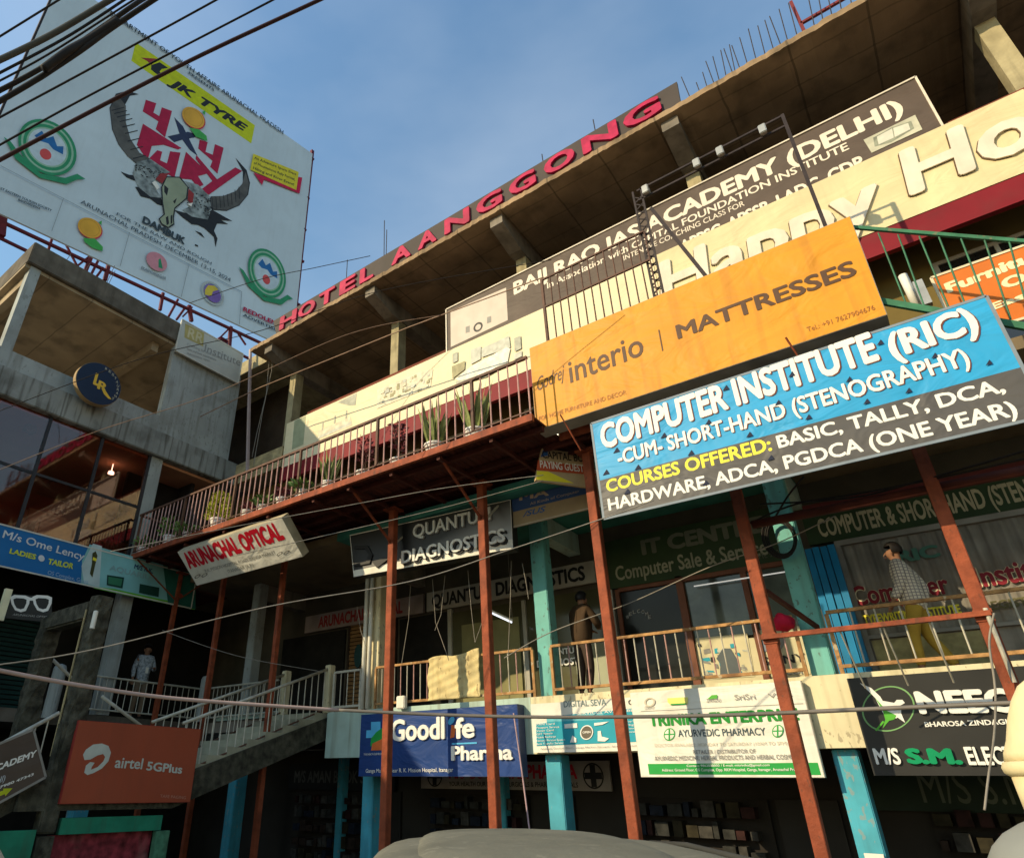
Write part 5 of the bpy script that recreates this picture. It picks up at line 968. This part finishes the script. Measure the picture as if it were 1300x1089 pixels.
for zf, c, e1, e2, k in ((zr, (184, 583), (112, 52), (25, -98), 3.095), (zb3, (1030, 830), (118, 62), (15, -142), 4.95)):
    cc = zf(c)[0]; a1 = (e1[0]/k, e1[1]/k); a2 = (e2[0]/k, e2[1]/k); sc = lambda f: ((a1[0]*f, a1[1]*f), (a2[0]*f, a2[1]*f))
    pt = lambda x, y: (cc[0]+a1[0]*x+a2[0]*y, cc[1]+a1[1]*x+a2[1]*y)
    s.poly([pt(-1.25, -.55), pt(-1.45, -.35), pt(-1.2, -.4), pt(-.8, -.7), pt(0, -1.05), pt(.8, -.8), pt(1.15, -.45), pt(1.45, -.5), pt(1.2, -.65), pt(.9, -1.0), pt(0, -1.22), pt(-.9, -.95)], gr1)
    s.ell(cc, *sc(1), gr1, n=40); s.ell(cc, *sc(.9), gr2, ring=.92, n=40); s.ell(cc, *sc(.72), gr2, n=40); s.ell(cc, *sc(.66), skb, n=40)
    s.poly([pt(-.5, .2), pt(-.3, .5), pt(-.1, .3), pt(.1, .5), pt(.3, .2), pt(.5, .3), pt(.55, .0), pt(.2, .02), pt(0, .15), pt(-.3, .1)], M('emblem_blue', (.02, .14, .38)))
    s.ell(pt(0, -.28), *sc(.2), M('emblem_red', (.6, .08, .08)), n=18)
for zf, c, e1, e2, k in ((zr, (350, 899), (48, 18), (8, -38), 3.095), (zr, (757, 466), (45, 25), (10, -36), 3.095)):
    cc = zf(c)[0]; s.ell((cc[0]+.6, cc[1]+.8), (e1[0]/k, e1[1]/k), (e2[0]/k, e2[1]/k), M('bright_red_print', (.55, .01, .06))); s.ell(cc, (e1[0]/k*.96, e1[1]/k*.96), (e2[0]/k*.96, e2[1]/k*.96), M('orange_fruit', (.72, .38, .04), .5, .2, 1)); s.ell(cc, (e1[0]/k*.8, e1[1]/k*.8), (e2[0]/k*.8, e2[1]/k*.8), M('orange_line', (.55, .25, .03)), ring=.95)
    lf = [(-25, 40), (20, 42), (52, 75), (50, 92), (10, 78), (-20, 55)] if c[0] < 400 else [(-15, 40), (20, 45), (52, 72), (55, 92), (10, 75)]
    s.poly(zf(*[(c[0]+x, c[1]+y) for x, y in lf]), M('leaf_print', (.06, .38, .08))); s.poly(zf((c[0]+34, c[1]-22), (c[0]+48, c[1]-28), (c[0]+46, c[1]-10)), M('leaf_print', (.06, .38, .08)))
s.ell(zr((613, 1031))[0], (13, 6.5), (2.6, -10.5), M('pink_print', (.6, .25, .3))); s.poly(zb1((1085, 815), (1100, 808), (1115, 880), (1085, 870)), gr1); ln(s, 'EKASHTANAGAR', zb1, (965, 878), (1135, 955), (967, 858), M('grey_slate', (.2, .22, .23)), .03)
c = zb3((688, 957))[0]; s.ell(c, (14.5, 7), (.8, -14), M('silver_print', (.42, .46, .46)), ring=.85); s.ell(c, (10.5, 5.5), (.6, -10.5), M('purple_print', (.2, .12, .4))); s.poly(zb3((640, 935), (660, 905), (700, 910), (725, 935), (690, 945), (680, 975), (640, 965)), M('gold_print', (.65, .5, .06)))
s.text('REDOLENT', (307.5, 395.4), (356, 417), (307.6, 389.5), crm2, .04); s.text('ADVERTISING', (307.5, 402), (360, 426), (307.7, 398), M('dark_slate', (.04, .055, .065)), .02)
s.text('EAST EASTERN TOURISM SOCIETY', (-6, 239.5), (64.5, 270), (-5.5, 236.5), M('dark_slate', (.04, .055, .065)), .03); s.text('BANDARDEWA', (22, 256), (50, 268), (22.5, 253), M('dark_slate', (.04, .055, .065)), .03)
gln = M('thin_line', (.25, .28, .3))
for q in (((79.7, 252.5), (80.3, 253), (65.2, 295), (64.6, 294.5)), ((163.3, 296), (163.9, 296.3), (151.9, 339), (151.3, 338.7)), ((239, 335.5), (239.6, 335.8), (229.4, 378), (228.8, 377.7)), ((305.7, 371), (306.3, 371.3), (303.2, 413), (302.6, 412.7)), ((0, 211.6), (306, 371), (306, 371.7), (0, 212.3))): s.poly(q, gln)
# its red frame
redst = M('red_lead_steel', (.11, .012, .025), .6, .2, 5); S2 = Plane(S.P(0, 0, -.5), BU)
def tp(x, y): return S2.P(*S2.px(x, y))
for q0, q1, w_ in (((-40, 262), (345, 442), .10), ((-40, 283), (330, 462), .09)):
    MB().bar(tp(*q0), tp(*q1), w_, w_).build('chord', redst, s.root)
fr_m = redst
for q0, q1, w_ in (((66, 303), (60, 322), .12), ((84, 311), (98, 338), .1), ((98, 338), (118, 322), .1), ((116, 325), (108, 345), .2), ((125, 330), (116, 348), .12), ((131, 340), (122, 352), .12), ((138, 336), (133, 356), .2), ((207, 372), (203, 394), .16), ((226, 380), (214, 402), .12), ((234, 392), (224, 406), .12), ((240, 388), (243, 408), .2), ((244, 390), (232, 402), .1), ((293, 415), (291, 440), .2), ((300, 420), (312, 438), .1), ((278, 430), (290, 418), .1), ((1, 272), (-2, 300), .5)):
    MB().bar(tp(*q0), tp(*q1), w_*.65, w_*.65).build('strut', redst, s.root)
MB().bar(S.P(*S.px(398, 190), -.12), S.P(*S.px(369, 462), -.12), .16, .16).build('side_post', redst, s.root); MB().bar(S.P(*S.px(80, -32), -.12), S.P(*S.px(-46, 252), -.12), .16, .16).build('side_post', steel_dark, s.root)
for x, y in ((396, 200), (390, 250), (386, 290), (383, 330), (378, 385)):
    p = S.P(*S.px(x, y), -.05); MB().bar(p, p+BU*.16, .1, .1).build('clamp', redst, s.root)
for u in (2.5, 8, 13.5): p = S2.P(u-8+4, 0, 0); MB().bar((p.x-.3, p.y, -.4), (p.x-.3, p.y, 18), .35, .35).build('leg', redst, s.root)
# ================================================================== mattress sign's steel frame and grille
Y = 8.25; f_ = Y/7.7
GXf = lambda x: x*f_
GZf = lambda z: 1.6+(z-1.6)*f_
t = thing('sign_gantry', 'dark steel lattice gantry with small floodlights behind the orange sign', 'gantry', (-.8, Y, 6.35))
xm_, xe = GXf(-1.86), GXf(.22); zt1, zt2 = GZf(9.82), GZf(9.62)
MB().bar((xm_, Y, zt1), (xe, Y, zt1), .03, .03).build('top_tube', steel_dark, t); MB().bar((xm_, Y, zt2), (xe, Y, zt2), .03, .03).build('top_tube', steel_dark, t)
MB().bar((xe, Y, zt1+.02), (xe, Y, 6.4), .045, .045).build('end_post', steel_dark, t)
mb = MB()
for dx in (-.07, .07): mb.bar((xm_+dx, Y, 6.4), (xm_+dx, Y, zt1+.02), .03, .03)
for i in range(17): z = 7.6+i*.16; mb.bar((xm_-.07, Y, z), (xm_+.07, Y, z+.1), .018, .018); mb.bar((xm_+.07, Y, z+.02), (xm_-.07, Y, z+.14), .018, .018)
mb.build('lattice_mast', steel_dark, t); MB().bar((GXf(-1.7), Y-.05, GZf(9.3)), (GXf(-1.15), Y-.05, GZf(7.5)), .05, .05).build('brace', steel_dark, t)
for x in (-.95, -.05, -1.72, -.62): MB().box(GXf(x)-.05, GXf(x)+.05, Y-.1, Y+.04, zt2, zt2+.17).build('floodlight', metalgrey, t, bevel=.01)
Y = 8.2; f_ = Y/7.75
t = thing('steel_grille', 'brown steel grille standing behind the left half of the orange sign', 'grille', (-2.9, Y, 6.4))
for z in (9.03, 8.46): MB().bar((GXf(-3.66), Y, GZf(z)), (GXf(-1.9), Y, GZf(z)), .035, .03).build('rail', rail_dark, t)
for i in range(14): tu((GXf(-3.62+i*.133), Y, 6.4), (GXf(-3.62+i*.133), Y, GZf(9.02)), .013, 6).build('bar', rail_dark, t)
MB().bar((GXf(-3.64), Y, 6.4), (GXf(-3.64), Y, GZf(9.03)), .04, .04).build('end_post', rail_dark, t)
# long conduit in front of the third floor
o = MB().ptube([aY(-20, 660, 8.6), aY(120, 594, 8.6), aY(330, 492, 8.6), aY(520, 415, 8.6), aY(690, 352, 8.6)], .014, 6).build('cable', wirebrown); tag(o, 'straight brown cable climbing across the left facade to the academy board', 'cable')
o = MB().bar(aY(318, 444, 9.7), aY(314, 600, 9.7), .07, .07).build('pipe', M('pinkish_pipe', (.42, .32, .30), .5, .1, 4)); tag(o, 'thin pinkish vertical pipe in the corner between the two buildings', 'pipe')
for i, pts in enumerate(([(347, 435), (345, 470), (334, 520), (322, 590)], [(343, 445), (338, 500), (326, 550), (320, 580)])):
    o = MB().ptube([aY(x, y, 9.85) for x, y in pts], .009, 5).build('hanging_wire', wirepale); tag(o, 'pale wires drooping down the corner below the hotel sign', 'wire', 'wires drooping in the corner')
# ================================================================== overhead wires
def wire(label, pts, d0, d1, r, m=wirem, group=None):
    n = len(pts); P = []
    for i in range(n): P.append(aD(pts[i][0], pts[i][1], d0+(d1-d0)*i/(n-1)))
    Q = []
    for i in range(n-1):
        p0, p1, p2, p3 = P[max(i-1, 0)], P[i], P[i+1], P[min(i+2, n-1)]
        for k in range(8):
            t_ = k/8; Q.append(.5*((2*p1)+(p2-p0)*t_+(2*p0-5*p1+4*p2-p3)*t_*t_+(3*p1-p0-3*p2+p3)*t_**3))
    Q.append(P[-1])
    o = MB().ptube(Q, r, 7).build('overhead_wire', m, smooth=True); tag(o, label, 'wire', group or 'overhead wires'); return o
wire('thin dark wire crossing the top left corner, topmost of all', [(-30, 65), (75, 0), (130, -34)], 6.5, 7, .008)
wire('thick pale-edged cable, first of the bundle over the left edge of the billboard', [(-30, 90), (60, 47), (140, 0), (200, -35)], 6, 6.6, .022, M('greenish_cable', (.08, .075, .06), .5))
wire('thin wire just under the thickest top-left cable', [(-30, 108), (80, 50), (158, 0), (210, -35)], 6, 6.6, .010)
wire('second thick cable of the top-left bundle', [(-30, 130), (60, 82), (165, 10), (185, -3), (220, -25)], 6, 6.6, .018)
wire('thin cable slightly above the dark twisted cable at top left', [(-30, 118), (60, 70), (170, 0), (220, -30)], 6.2, 6.8, .008)
wire('dark twisted cable with a swollen joint at the billboard left edge', [(-30, 145), (40, 105), (100, 66), (140, 37), (195, 0), (240, -28)], 5.6, 6.2, .019)
wire('swollen dark cable splice below the twisted cable', [(55, 88), (85, 66), (110, 52), (150, 26)], 5.7, 6.0, .030)
wire('thin wire ending the top-left bundle from below', [(-30, 140), (40, 108), (80, 82), (130, 44)], 6, 6.4, .007)
wire('thin straight wire above the acid yellow banner of the billboard', [(-30, 165), (0, 149), (110, 90), (275, 0), (330, -32)], 6.5, 7.2, .009)
wire('straight wire crossing the start of the acid yellow banner', [(-30, 200), (0, 184), (120, 118), (347, 0), (410, -34)], 6.5, 7.2, .009)
wire('thick straight cable crossing the billboard from the green emblem to the sky', [(-30, 219), (0, 203), (130, 134), (260, 68), (406, 0), (480, -36)], 6, 6.8, .016, M('maroon_cable', (.05, .02, .02), .5))
wire('thick pale cable sagging across the stair and the lower shop signs', [(-40, 842), (0, 851), (110, 871), (230, 887), (430, 901)], 6.2, 7.0, .017, M('sunlit_pink_cable', (.42, .30, .26), .5))  # sunlit half of one long cable; the light is in its paler colour
wire('grey cable running level across the shop boards to the right edge', [(430, 901), (560, 907), (700, 910), (900, 908), (1100, 900), (1330, 890)], 7.0, 6.0, .016, M('grey_cable', (.16, .14, .12), .5))
wire('thin pale wire rising from the mossy gate to the teal columns', [(-20, 846), (120, 824), (340, 770), (520, 738), (640, 700), (760, 660), (830, 635)], 8.2, 8.4, .007, wirepale)
wire('thin pale wire rising from the diagnostics railing to the cable coil', [(640, 835), (700, 802), (800, 765), (900, 720), (985, 690), (1060, 655)], 10.2, 9.6, .007, wirepale)
wire('thin grey wire along the underside of the balcony to the guest house sign', [(140, 700), (300, 668), (450, 640), (560, 620), (690, 603)], 9.8, 9.6, .006, wirepale)
wire('second thin grey wire below the balcony left of the guest house sign', [(300, 705), (420, 678), (560, 645), (690, 610)], 9.8, 9.6, .006, wirepale)
wire('hair-thin wire from the corner sky across the hotel roof soffit', [(-10, 525), (180, 455), (330, 420), (480, 370), (700, 330)], 10.8, 10, .006)
wire('hair-thin wire between the round navy sign and the hotel sign', [(-10, 600), (130, 545), (270, 500), (440, 425), (560, 400)], 11, 10.4, .006, wirebrown)
wire('hair-thin wire across the sky between billboard and hotel sign', [(240, 385), (330, 355), (400, 340), (470, 325)], 16, 15, .008)
wire('thin pale wire hanging in the dark shops behind the first posts', [(206, 800), (300, 832), (412, 853)], 14.5, 13.5, .005, wirepale)
for q in ([(950, 665), (1010, 640), (1100, 625), (1200, 605), (1310, 580)], [(965, 640), (1080, 632), (1170, 610), (1310, 570)], [(985, 655), (1000, 630), (1020, 605)]): wire('slack black cable looping under the brown ceiling above the institute window', q, 9.6, 9.0, .012, wirem, 'slack cables under the ceiling')
wire('white cord dropping from the outer rail over the black bird board', [(1262, 778), (1256, 815), (1262, 860), (1264, 890), (1262, 935), (1255, 985), (1250, 1028)], 8.5, 8.4, .010, wirepale)
wire('pale cord hanging down the right end of the blue pharma board', [(652, 905), (660, 960), (668, 1020), (673, 1060)], 11.0, 10.6, .012, M('mauve_cord', (.45, .3, .32)))
# ================================================================== people
def skin(name, verts, edges, radii, mat, parent, root=0, sub=2):
    o0 = wloc(parent)
    me = bpy.data.meshes.new(name); me.from_pydata([Vector(v)-o0 for v in verts], edges, [])
    ob = bpy.data.objects.new(name, me); COL.objects.link(ob)
    ob.modifiers.new('skin', 'SKIN'); sm = ob.modifiers.new('sub', 'SUBSURF'); sm.levels = sub; sm.render_levels = sub
    for i, r in enumerate(radii): me.skin_vertices[0].data[i].radius = (r, r) if not isinstance(r, tuple) else r
    me.skin_vertices[0].data[root].use_root = True
    dg = bpy.context.evaluated_depsgraph_get(); m2 = bpy.data.meshes.new_from_object(ob.evaluated_get(dg)); ob.modifiers.clear(); ob.data = m2
    m2.materials.clear(); m2.materials.append(mat)
    for p in m2.polygons: p.use_smooth = True
    ob.parent = parent; return ob
skinm = M('brown_skin', (.26, .13, .075), .55, .1, 8); hairm = M('black_hair', (.012, .01, .009), .5, .2, 20)
def person(label, pos, face, H, shirt, trousers, arms, lean=0.0, stride=.0, group=None, turn=0.0, bulk=1.0):
    """pos = feet centre; face = heading; arms = [(elbow xyz, hand xyz)]*2 local (x right, y forward, z up) for H = 1.7"""
    t = thing('person', label, 'person', pos, group); k = H/1.7
    fy = Vector((math.sin(face), math.cos(face), 0)); fx = Vector((fy.y, -fy.x, 0))
    def W(x, y, z):
        y += lean*max(0, z-.9); return Vector(pos)+fx*x*k+fy*y*k+Vector((0, 0, z*k))
    J = dict(pel=W(0, 0, .92), sp=W(0, .01, 1.08), ch=W(0, .02, 1.28), nk=W(0, .02, 1.42), nt=W(0, .03, 1.5),
             hl=W(-.09, 0, .88), hr=W(.09, 0, .88), kl=W(-.10, .04+stride*.5, .48), kr=W(.10, .04-stride*.3, .48), al=W(-.10, stride-.02, .08), ar=W(.10, -stride-.04, .08), tl=W(-.11, stride+.15, .03), tr=W(.11, -stride+.12, .03),
             sl=W(-.17, .01, 1.37), sr=W(.17, .01, 1.37))
    (el, hl_), (er, hr_) = arms
    J.update(el=W(*el), wl=W(*hl_), er=W(*er), wr=W(*hr_))
    hd = W(0, .045, 1.595)
    hy = (fy*math.cos(turn)+fx*math.sin(turn)); hx = Vector((hy.y, -hy.x, 0))
    names = ['pel', 'sp', 'ch', 'nk', 'nt', 'hl', 'hr', 'kl', 'kr', 'al', 'ar', 'tl', 'tr', 'sl', 'sr', 'el', 'er', 'wl', 'wr']
    V = [J[n] for n in names]; ix = {n: i for i, n in enumerate(names)}
    E = [('pel', 'sp'), ('sp', 'ch'), ('ch', 'nk'), ('nk', 'nt'), ('pel', 'hl'), ('pel', 'hr'), ('hl', 'kl'), ('kl', 'al'), ('al', 'tl'), ('hr', 'kr'), ('kr', 'ar'), ('ar', 'tr'), ('ch', 'sl'), ('ch', 'sr'), ('sl', 'el'), ('el', 'wl'), ('sr', 'er'), ('er', 'wr')]
    E = [(ix[a], ix[b]) for a, b in E]
    Rr = [.105, .10, .115, .055, .05, .08, .085, .055, .055, .04, .04, .03, .03, .055, .055, .04, .04, .027, .027]
    # head as part of the same skeleton
    hb = len(V); V += [hd+hy*.0*k+Vector((0, 0, -.03*k)), hd+Vector((0, 0, .06*k)), hd+hy*.07*k+Vector((0, 0, -.07*k))]
    E += [(ix['nt'], hb), (hb, hb+1), (hb, hb+2)]; Rr += [.09, .09, .045]
    # fingers
    for wn, sgn in (('wl', 1), ('wr', -1)):
        e = J['el' if wn == 'wl' else 'er']; w_ = J[wn]; d = (w_-e).normalized(); s_ = d.cross(Vector((0, 0, 1)))
        s_ = s_.normalized() if s_.length > .1 else fx; dn = d.cross(s_)
        pi = len(V); V.append(w_+d*.06*k); E.append((ix[wn], pi)); Rr.append(.03)
        for f in range(4):
            a = len(V); o_ = s_*(f-1.5)*.019*k; V.append(w_+d*.10*k+o_); V.append(w_+d*(.15-.008*abs(f-1.3))*k+o_+dn*.015*k*sgn); E += [(pi, a), (a, a+1)]; Rr += [.009, .008]
        a = len(V); V += [w_+d*.07*k+s_*.045*k, w_+d*.105*k+s_*.055*k+dn*.01]; E += [(pi, a), (a, a+1)]; Rr += [.011, .009]
    skin('body', V, E, [r*k for r in Rr], skinm, t)
    # face and hair
    nb = MB()
    nb.prism([hd+hy*.085*k+Vector((0, 0, .02*k))-hx*.009*k, hd+hy*.085*k+Vector((0, 0, .02*k))+hx*.009*k, hd+hy*.118*k+Vector((0, 0, -.022*k))], Vector((0, 0, -.014*k))); nb.build('nose', skinm, t)
    for sx in (-1, 1):
        e_ = MB().lathe(hd+hx*sx*.033*k+hy*.074*k+Vector((0, 0, .02*k)), [(.002, -.005), (.009, 0), (.002, .005)], 8).build('eye', M('eye_dark', (.03, .02, .02)), t)
        MB().lathe(hd+hx*sx*.082*k+Vector((0, 0, -.02*k)), [(.006, -.03), (.016, 0), (.014, .02), (.004, .034)], 8).build('ear', skinm, t)
    MB().bar(hd+hy*.093*k-hx*.025*k+Vector((0, 0, -.055*k)), hd+hy*.093*k+hx*.025*k+Vector((0, 0, -.055*k)), .012, .01).build('mouth', M('lips', (.2, .07, .055)), t)
    bm = bmesh.new(); bmesh.ops.create_uvsphere(bm, u_segments=20, v_segments=14, radius=1)
    for v in list(bm.verts):
        if v.co.z < -.05 and v.co.y > -.2: pass
    bmesh.ops.delete(bm, geom=[v for v in bm.verts if (v.co.y > .3 and v.co.z < .38) or v.co.z < -.5], context='VERTS')
    for v in bm.verts:
        q = v.co.copy(); rr = 1+.05*math.sin(q.x*17+q.z*13)
        v.co = (hd+hx*q.x*.103*k*rr+hy*(q.y*(.116 if q.y < 0 else .098)-.008)*k*rr+Vector((0, 0, (q.z*.118+.035)*k*rr)))-wloc(t)
    hm = bpy.data.meshes.new('hair'); bm.to_mesh(hm); bm.free(); hm.materials.append(hairm)
    for p in hm.polygons: p.use_smooth = True
    ho = bpy.data.objects.new('hair', hm); COL.objects.link(ho); ho.parent = t
    # clothes
    mid = lambda a, b, f: a+(b-a)*f
    n1 = ['pel', 'sp', 'ch', 'nk', 'sl', 'sr', 'el', 'er']; V1 = [W(0, 0, .76), J['sp'], J['ch'], W(0, .03, 1.47), W(-.17, .01, 1.40), W(.17, .01, 1.40), J['el'], J['er'], mid(J['el'], J['wl'], .85), mid(J['er'], J['wr'], .85)]
    skin('shirt', V1, [(0, 1), (1, 2), (2, 3), (2, 4), (2, 5), (4, 6), (5, 7), (6, 8), (7, 9)], [(a*k*bulk, b*k*bulk) for a, b in ((.17, .145), (.155, .135), (.165, .135), (.072, .072), (.075, .075), (.075, .075), (.058, .058), (.058, .058), (.044, .044), (.044, .044))], shirt, t)
    V2 = [W(0, 0, 1.02), W(0, 0, .88), J['hl'], J['hr'], J['kl'], J['kr'], mid(J['kl'], J['al'], .95), mid(J['kr'], J['ar'], .95)]
    skin('trousers', V2, [(0, 1), (1, 2), (1, 3), (2, 4), (3, 5), (4, 6), (5, 7)], [(.14*k, .12*k), .125*k, .1*k, .1*k, .075*k, .075*k, .06*k, .06*k], trousers, t)
    for a_, l_ in (('al', 'tl'), ('ar', 'tr')):
        d = (J[l_]-J[a_]); d.z = 0; d = d.normalized(); MB().obox(J[a_]-d*.07*k-d.cross(Vector((0, 0, 1)))*.045*k+Vector((0, 0, -.08*k)), d*.26*k, d.cross(Vector((0, 0, 1)))*.09*k, Vector((0, 0, .07*k))).build('shoe', M('dark_shoe', (.03, .025, .02)), t, bevel=.02)
    return t
def plaidM():
    m = bpy.data.materials.new('plaid_shirt'); m.use_nodes = True; t = m.node_tree; N = t.nodes; L = t.links; b = N['Principled BSDF']; b.inputs['Roughness'].default_value = .8
    tc = N.new('ShaderNodeTexCoord'); last = None
    for ax in (0, 2):
        sp = N.new('ShaderNodeSeparateXYZ'); L.new(tc.outputs['Object'], sp.inputs[0])
        a = N.new('ShaderNodeMath'); a.operation = 'MULTIPLY'; a.inputs[1].default_value = 24; L.new(sp.outputs[ax], a.inputs[0])
        f = N.new('ShaderNodeMath'); f.operation = 'FRACT'; L.new(a.outputs[0], f.inputs[0]); g_ = N.new('ShaderNodeMath'); g_.operation = 'LESS_THAN'; g_.inputs[1].default_value = .28; L.new(f.outputs[0], g_.inputs[0])
        if last is None: last = g_
        else:
            mx = N.new('ShaderNodeMath'); mx.operation = 'MAXIMUM'; L.new(last.outputs[0], mx.inputs[0]); L.new(g_.outputs[0], mx.inputs[1]); last = mx
    mm = N.new('ShaderNodeMix'); mm.data_type = 'RGBA'; mm.inputs[6].default_value = (.72, .66, .55, 1); mm.inputs[7].default_value = (.28, .25, .25, 1)
    L.new(last.outputs[0], mm.inputs[0]); L.new(mm.outputs[2], b.inputs['Base Color']); return m
FL = 2.86
person('man in a pale plaid shirt and ochre trousers walking left past the institute window', (-.26, 10.75, FL), R_(-82), 1.70, plaidM(), M('ochre_trousers', (.42, .27, .04), .8, .15, 6), (((-.2, .05, 1.12), (-.18, .2, .92)), ((.2, -.12, 1.12), (.2, -.05, .86))), .02, .16, bulk=1.18)
person('person in a brown jacket seen from behind leaning at the railing by the third post', (-4.95, 10.62, FL), R_(20), 1.74, M('brown_jacket', (.055, .032, .016), .8, .2, 4), M('dark_brown_trousers', (.06, .04, .03), .8), (((-.26, .12, 1.16), (-.12, .3, 1.12)), ((.26, .12, 1.16), (.1, .3, 1.14))), .10, bulk=1.22)  # jacket brown darkened to hold the shade of the sign above
person('man in a light checked shirt standing in the shaded corner walkway holding a phone', (-15.35, 8.62, FL), R_(100), 1.66, M('pale_blue_check', (.34, .37, .40), .8, .5, 22), M('khaki_trousers', (.20, .14, .09), .8), (((-.24, .04, 1.13), (-.16, .26, 1.14)), ((.24, 0, 1.12), (.24, .06, .88))), .0)
o = MB().obox(aX(184, 854, -15.02), (.012, 0, 0), (0, .07, 0), (0, 0, .13)).build('phone', whitedirty); tag(o, 'white phone held by the man in the shaded corner walkway', 'phone')
# ================================================================== vehicles at the kerb
cloth = M('grey_canvas', (.16, .155, .12), .8, .15, 3, bump=.25, dirt=.25, dcol=(.22, .21, .15), chip=.2, ccol=(.34, .32, .25)); seam = M('dark_seam', (.05, .05, .045), .7)
fdir = Vector((-.60, .80, 0)); rdir = Vector((.80, .60, 0))
def vehicle(name, label, c, ztop, L, Wd, mroof, mbody, rnd=.22, z0=.0, fd=fdir, rd_=rdir):
    t = thing(name, label, 'vehicle', (c[0], c[1], 0)); C = Vector((c[0], c[1], 0))
    def PT(a, b, z): return C+fd*a+rd_*b+Vector((0, 0, z))
    def shell(name, ca, cb, zt, L_, W_, drop, mat, th):       # rounded slab, soft corners
        mb = MB(); NU, NV = 26, 30; ex = 5.0
        for j in range(NV+1):
            for i in range(NU+1):
                u = -1+2*i/NU; v = -1+2*j/NV
                uu = math.copysign(1-(1-abs(u))**1.6, u); vv = math.copysign(1-(1-abs(v))**1.6, v)
                d = min(1, (abs(uu)**ex+abs(vv)**ex)**(1/ex))
                mb.v.append(PT(ca+vv*L_/2, cb+uu*W_/2, zt-.014*vv*vv-.016*uu*uu-drop*d**13+.0012*math.sin(uu*9+vv*5)*math.cos(vv*11)))
        for j in range(NV):
            for i in range(NU): a = j*(NU+1)+i; mb.f.append((a, a+1, a+NU+2, a+NU+1))
        o = mb.build(name, mat, t, smooth=True); md = o.modifiers.new('thick', 'SOLIDIFY'); md.thickness = th
    shell('roof', 0, 0, ztop, L, Wd, .30, mroof, .03)
    if name == 'jeep': shell('roof_panel', .12, -.06, ztop+.028, L*.80, Wd*.60, .05, mroof, .012)
    q = [(-L/2-.25, .32), (-L/2-.3, .75), (-L/2-.02, .85), (L/2+.05, .85), (L/2+.8, .78), (L/2+.95, .6), (L/2+.95, .32)]
    MB().prism([PT(a, -Wd/2-.06, z) for a, z in q], rd_*(Wd+.12)).build('body', mbody, t, bevel=.05)
    gq = [(-L/2+.03, .86), (-L/2+.05, ztop-.3), (L/2-.1, ztop-.3), (L/2+.02, .86)]
    MB().prism([PT(a, -Wd/2+.03, z) for a, z in gq], rd_*(Wd-.06)).build('window', M('vehicle_glass', (.02, .02, .02), .08, .1, 2, spec=.7), t)
    for a in (-L/2+.1, L/2+.4):
        for b in (-Wd/2+.08, Wd/2-.08):
            w_ = MB(); w_.tube(PT(a, b-.08, .31), PT(a, b+.08, .31), .31, 24); w_ = w_.build('wheel', M('tyre', (.02, .02, .02), .8), t)
            MB().tube(PT(a, b-.085, .31), PT(a, b+.085, .31), .17, 18).build('rim', metalgrey, w_)
    for b in (-Wd/2+.16, Wd/2-.16): MB().box(*(lambda p: (p.x-.06, p.x+.06, p.y-.06, p.y+.06, p.z-.05, p.z+.05))(PT(L/2+.93, b, .62))).build('headlight', whitedirty, t, bevel=.02)
    return t, PT
t, PT = vehicle('jeep', 'vehicle with an olive grey canvas roof parked before the shops at bottom centre', (-1.46, 2.65), 1.392, 2.0, 1.62, cloth, M('olive_body', (.10, .10, .07), .4))
mb = MB()
for i in range(14): pass
MB().ptube([PT(-.86, .62, 1.36), PT(-.3, .66, 1.372), PT(.4, .66, 1.372), PT(.85, .62, 1.35)], .012, 8).build('seam', seam, t, smooth=True)
vehicle('car', 'cream white car roof just entering the bottom left corner', (-2.7, .1), 1.50, 1.9, 1.5, M('cream_car_paint', (.7, .62, .46), .25, .05, 2, spec=.6), M('cream_car_paint', (.7, .62, .46)), fd=Vector((-.25, .97, 0)), rd_=Vector((.97, .25, 0)))
# cream capped pipe at the right edge
c = aY(1345, 965, 1.95); t = thing('capped_pipe', 'cream domed pipe cap on a rounded grey drum at the right edge', 'pipe', (c.x, c.y, 0))
cp_ = M('cream_plastic', (.74, .62, .36), .5, .08, 8, bump=.1, dirt=.08)
zc_ = lambda y: aY(1345-(965-y)*.42, y, 1.95).z
r1 = abs(c.x-aY(1271, 965, 1.95).x)*.98
MB().lathe((c.x, c.y, 0), [(r1*.98, zc_(966)), (r1*.94, zc_(955)), (r1*.80, zc_(938)), (r1*.64, zc_(912)), (r1*.44, zc_(888)), (r1*.22, zc_(870)), (.002, zc_(862))], 40).build('dome_cap', cp_, t, smooth=True)
MB().lathe((c.x, c.y, 0), [(r1*.95, zc_(986)), (r1*1.05, zc_(981)), (r1*1.07, zc_(974)), (r1*1.02, zc_(967)), (r1*.9, zc_(965))], 40).build('lip', cp_, t, smooth=True)
MB().lathe((c.x, c.y, 0), [(r1*.93, zc_(1050)), (r1*.95, zc_(986))], 32).build('pipe', cp_, t, smooth=True); MB().lathe((c.x, c.y, 0), [(r1*.96, zc_(1050)), (r1*.96, zc_(1032))], 32).build('clamp', blackp, t)
MB().lathe((c.x+.02, c.y, 0), [(r1*1.9, zc_(1040)-.45), (r1*2.15, zc_(1100)), (r1*1.97, zc_(1080)), (r1*1.7, zc_(1062)), (r1*1.35, zc_(1048)), (r1*.95, zc_(1036))], 32).build('drum', M('grey_plastic', (.26, .27, .25), .5, .1, 6), t, smooth=True); MB().lathe((c.x+.02, c.y, 0), [(.1, 0), (.1, zc_(1085)-.2)], 16).build('stem', steel_dark, t)
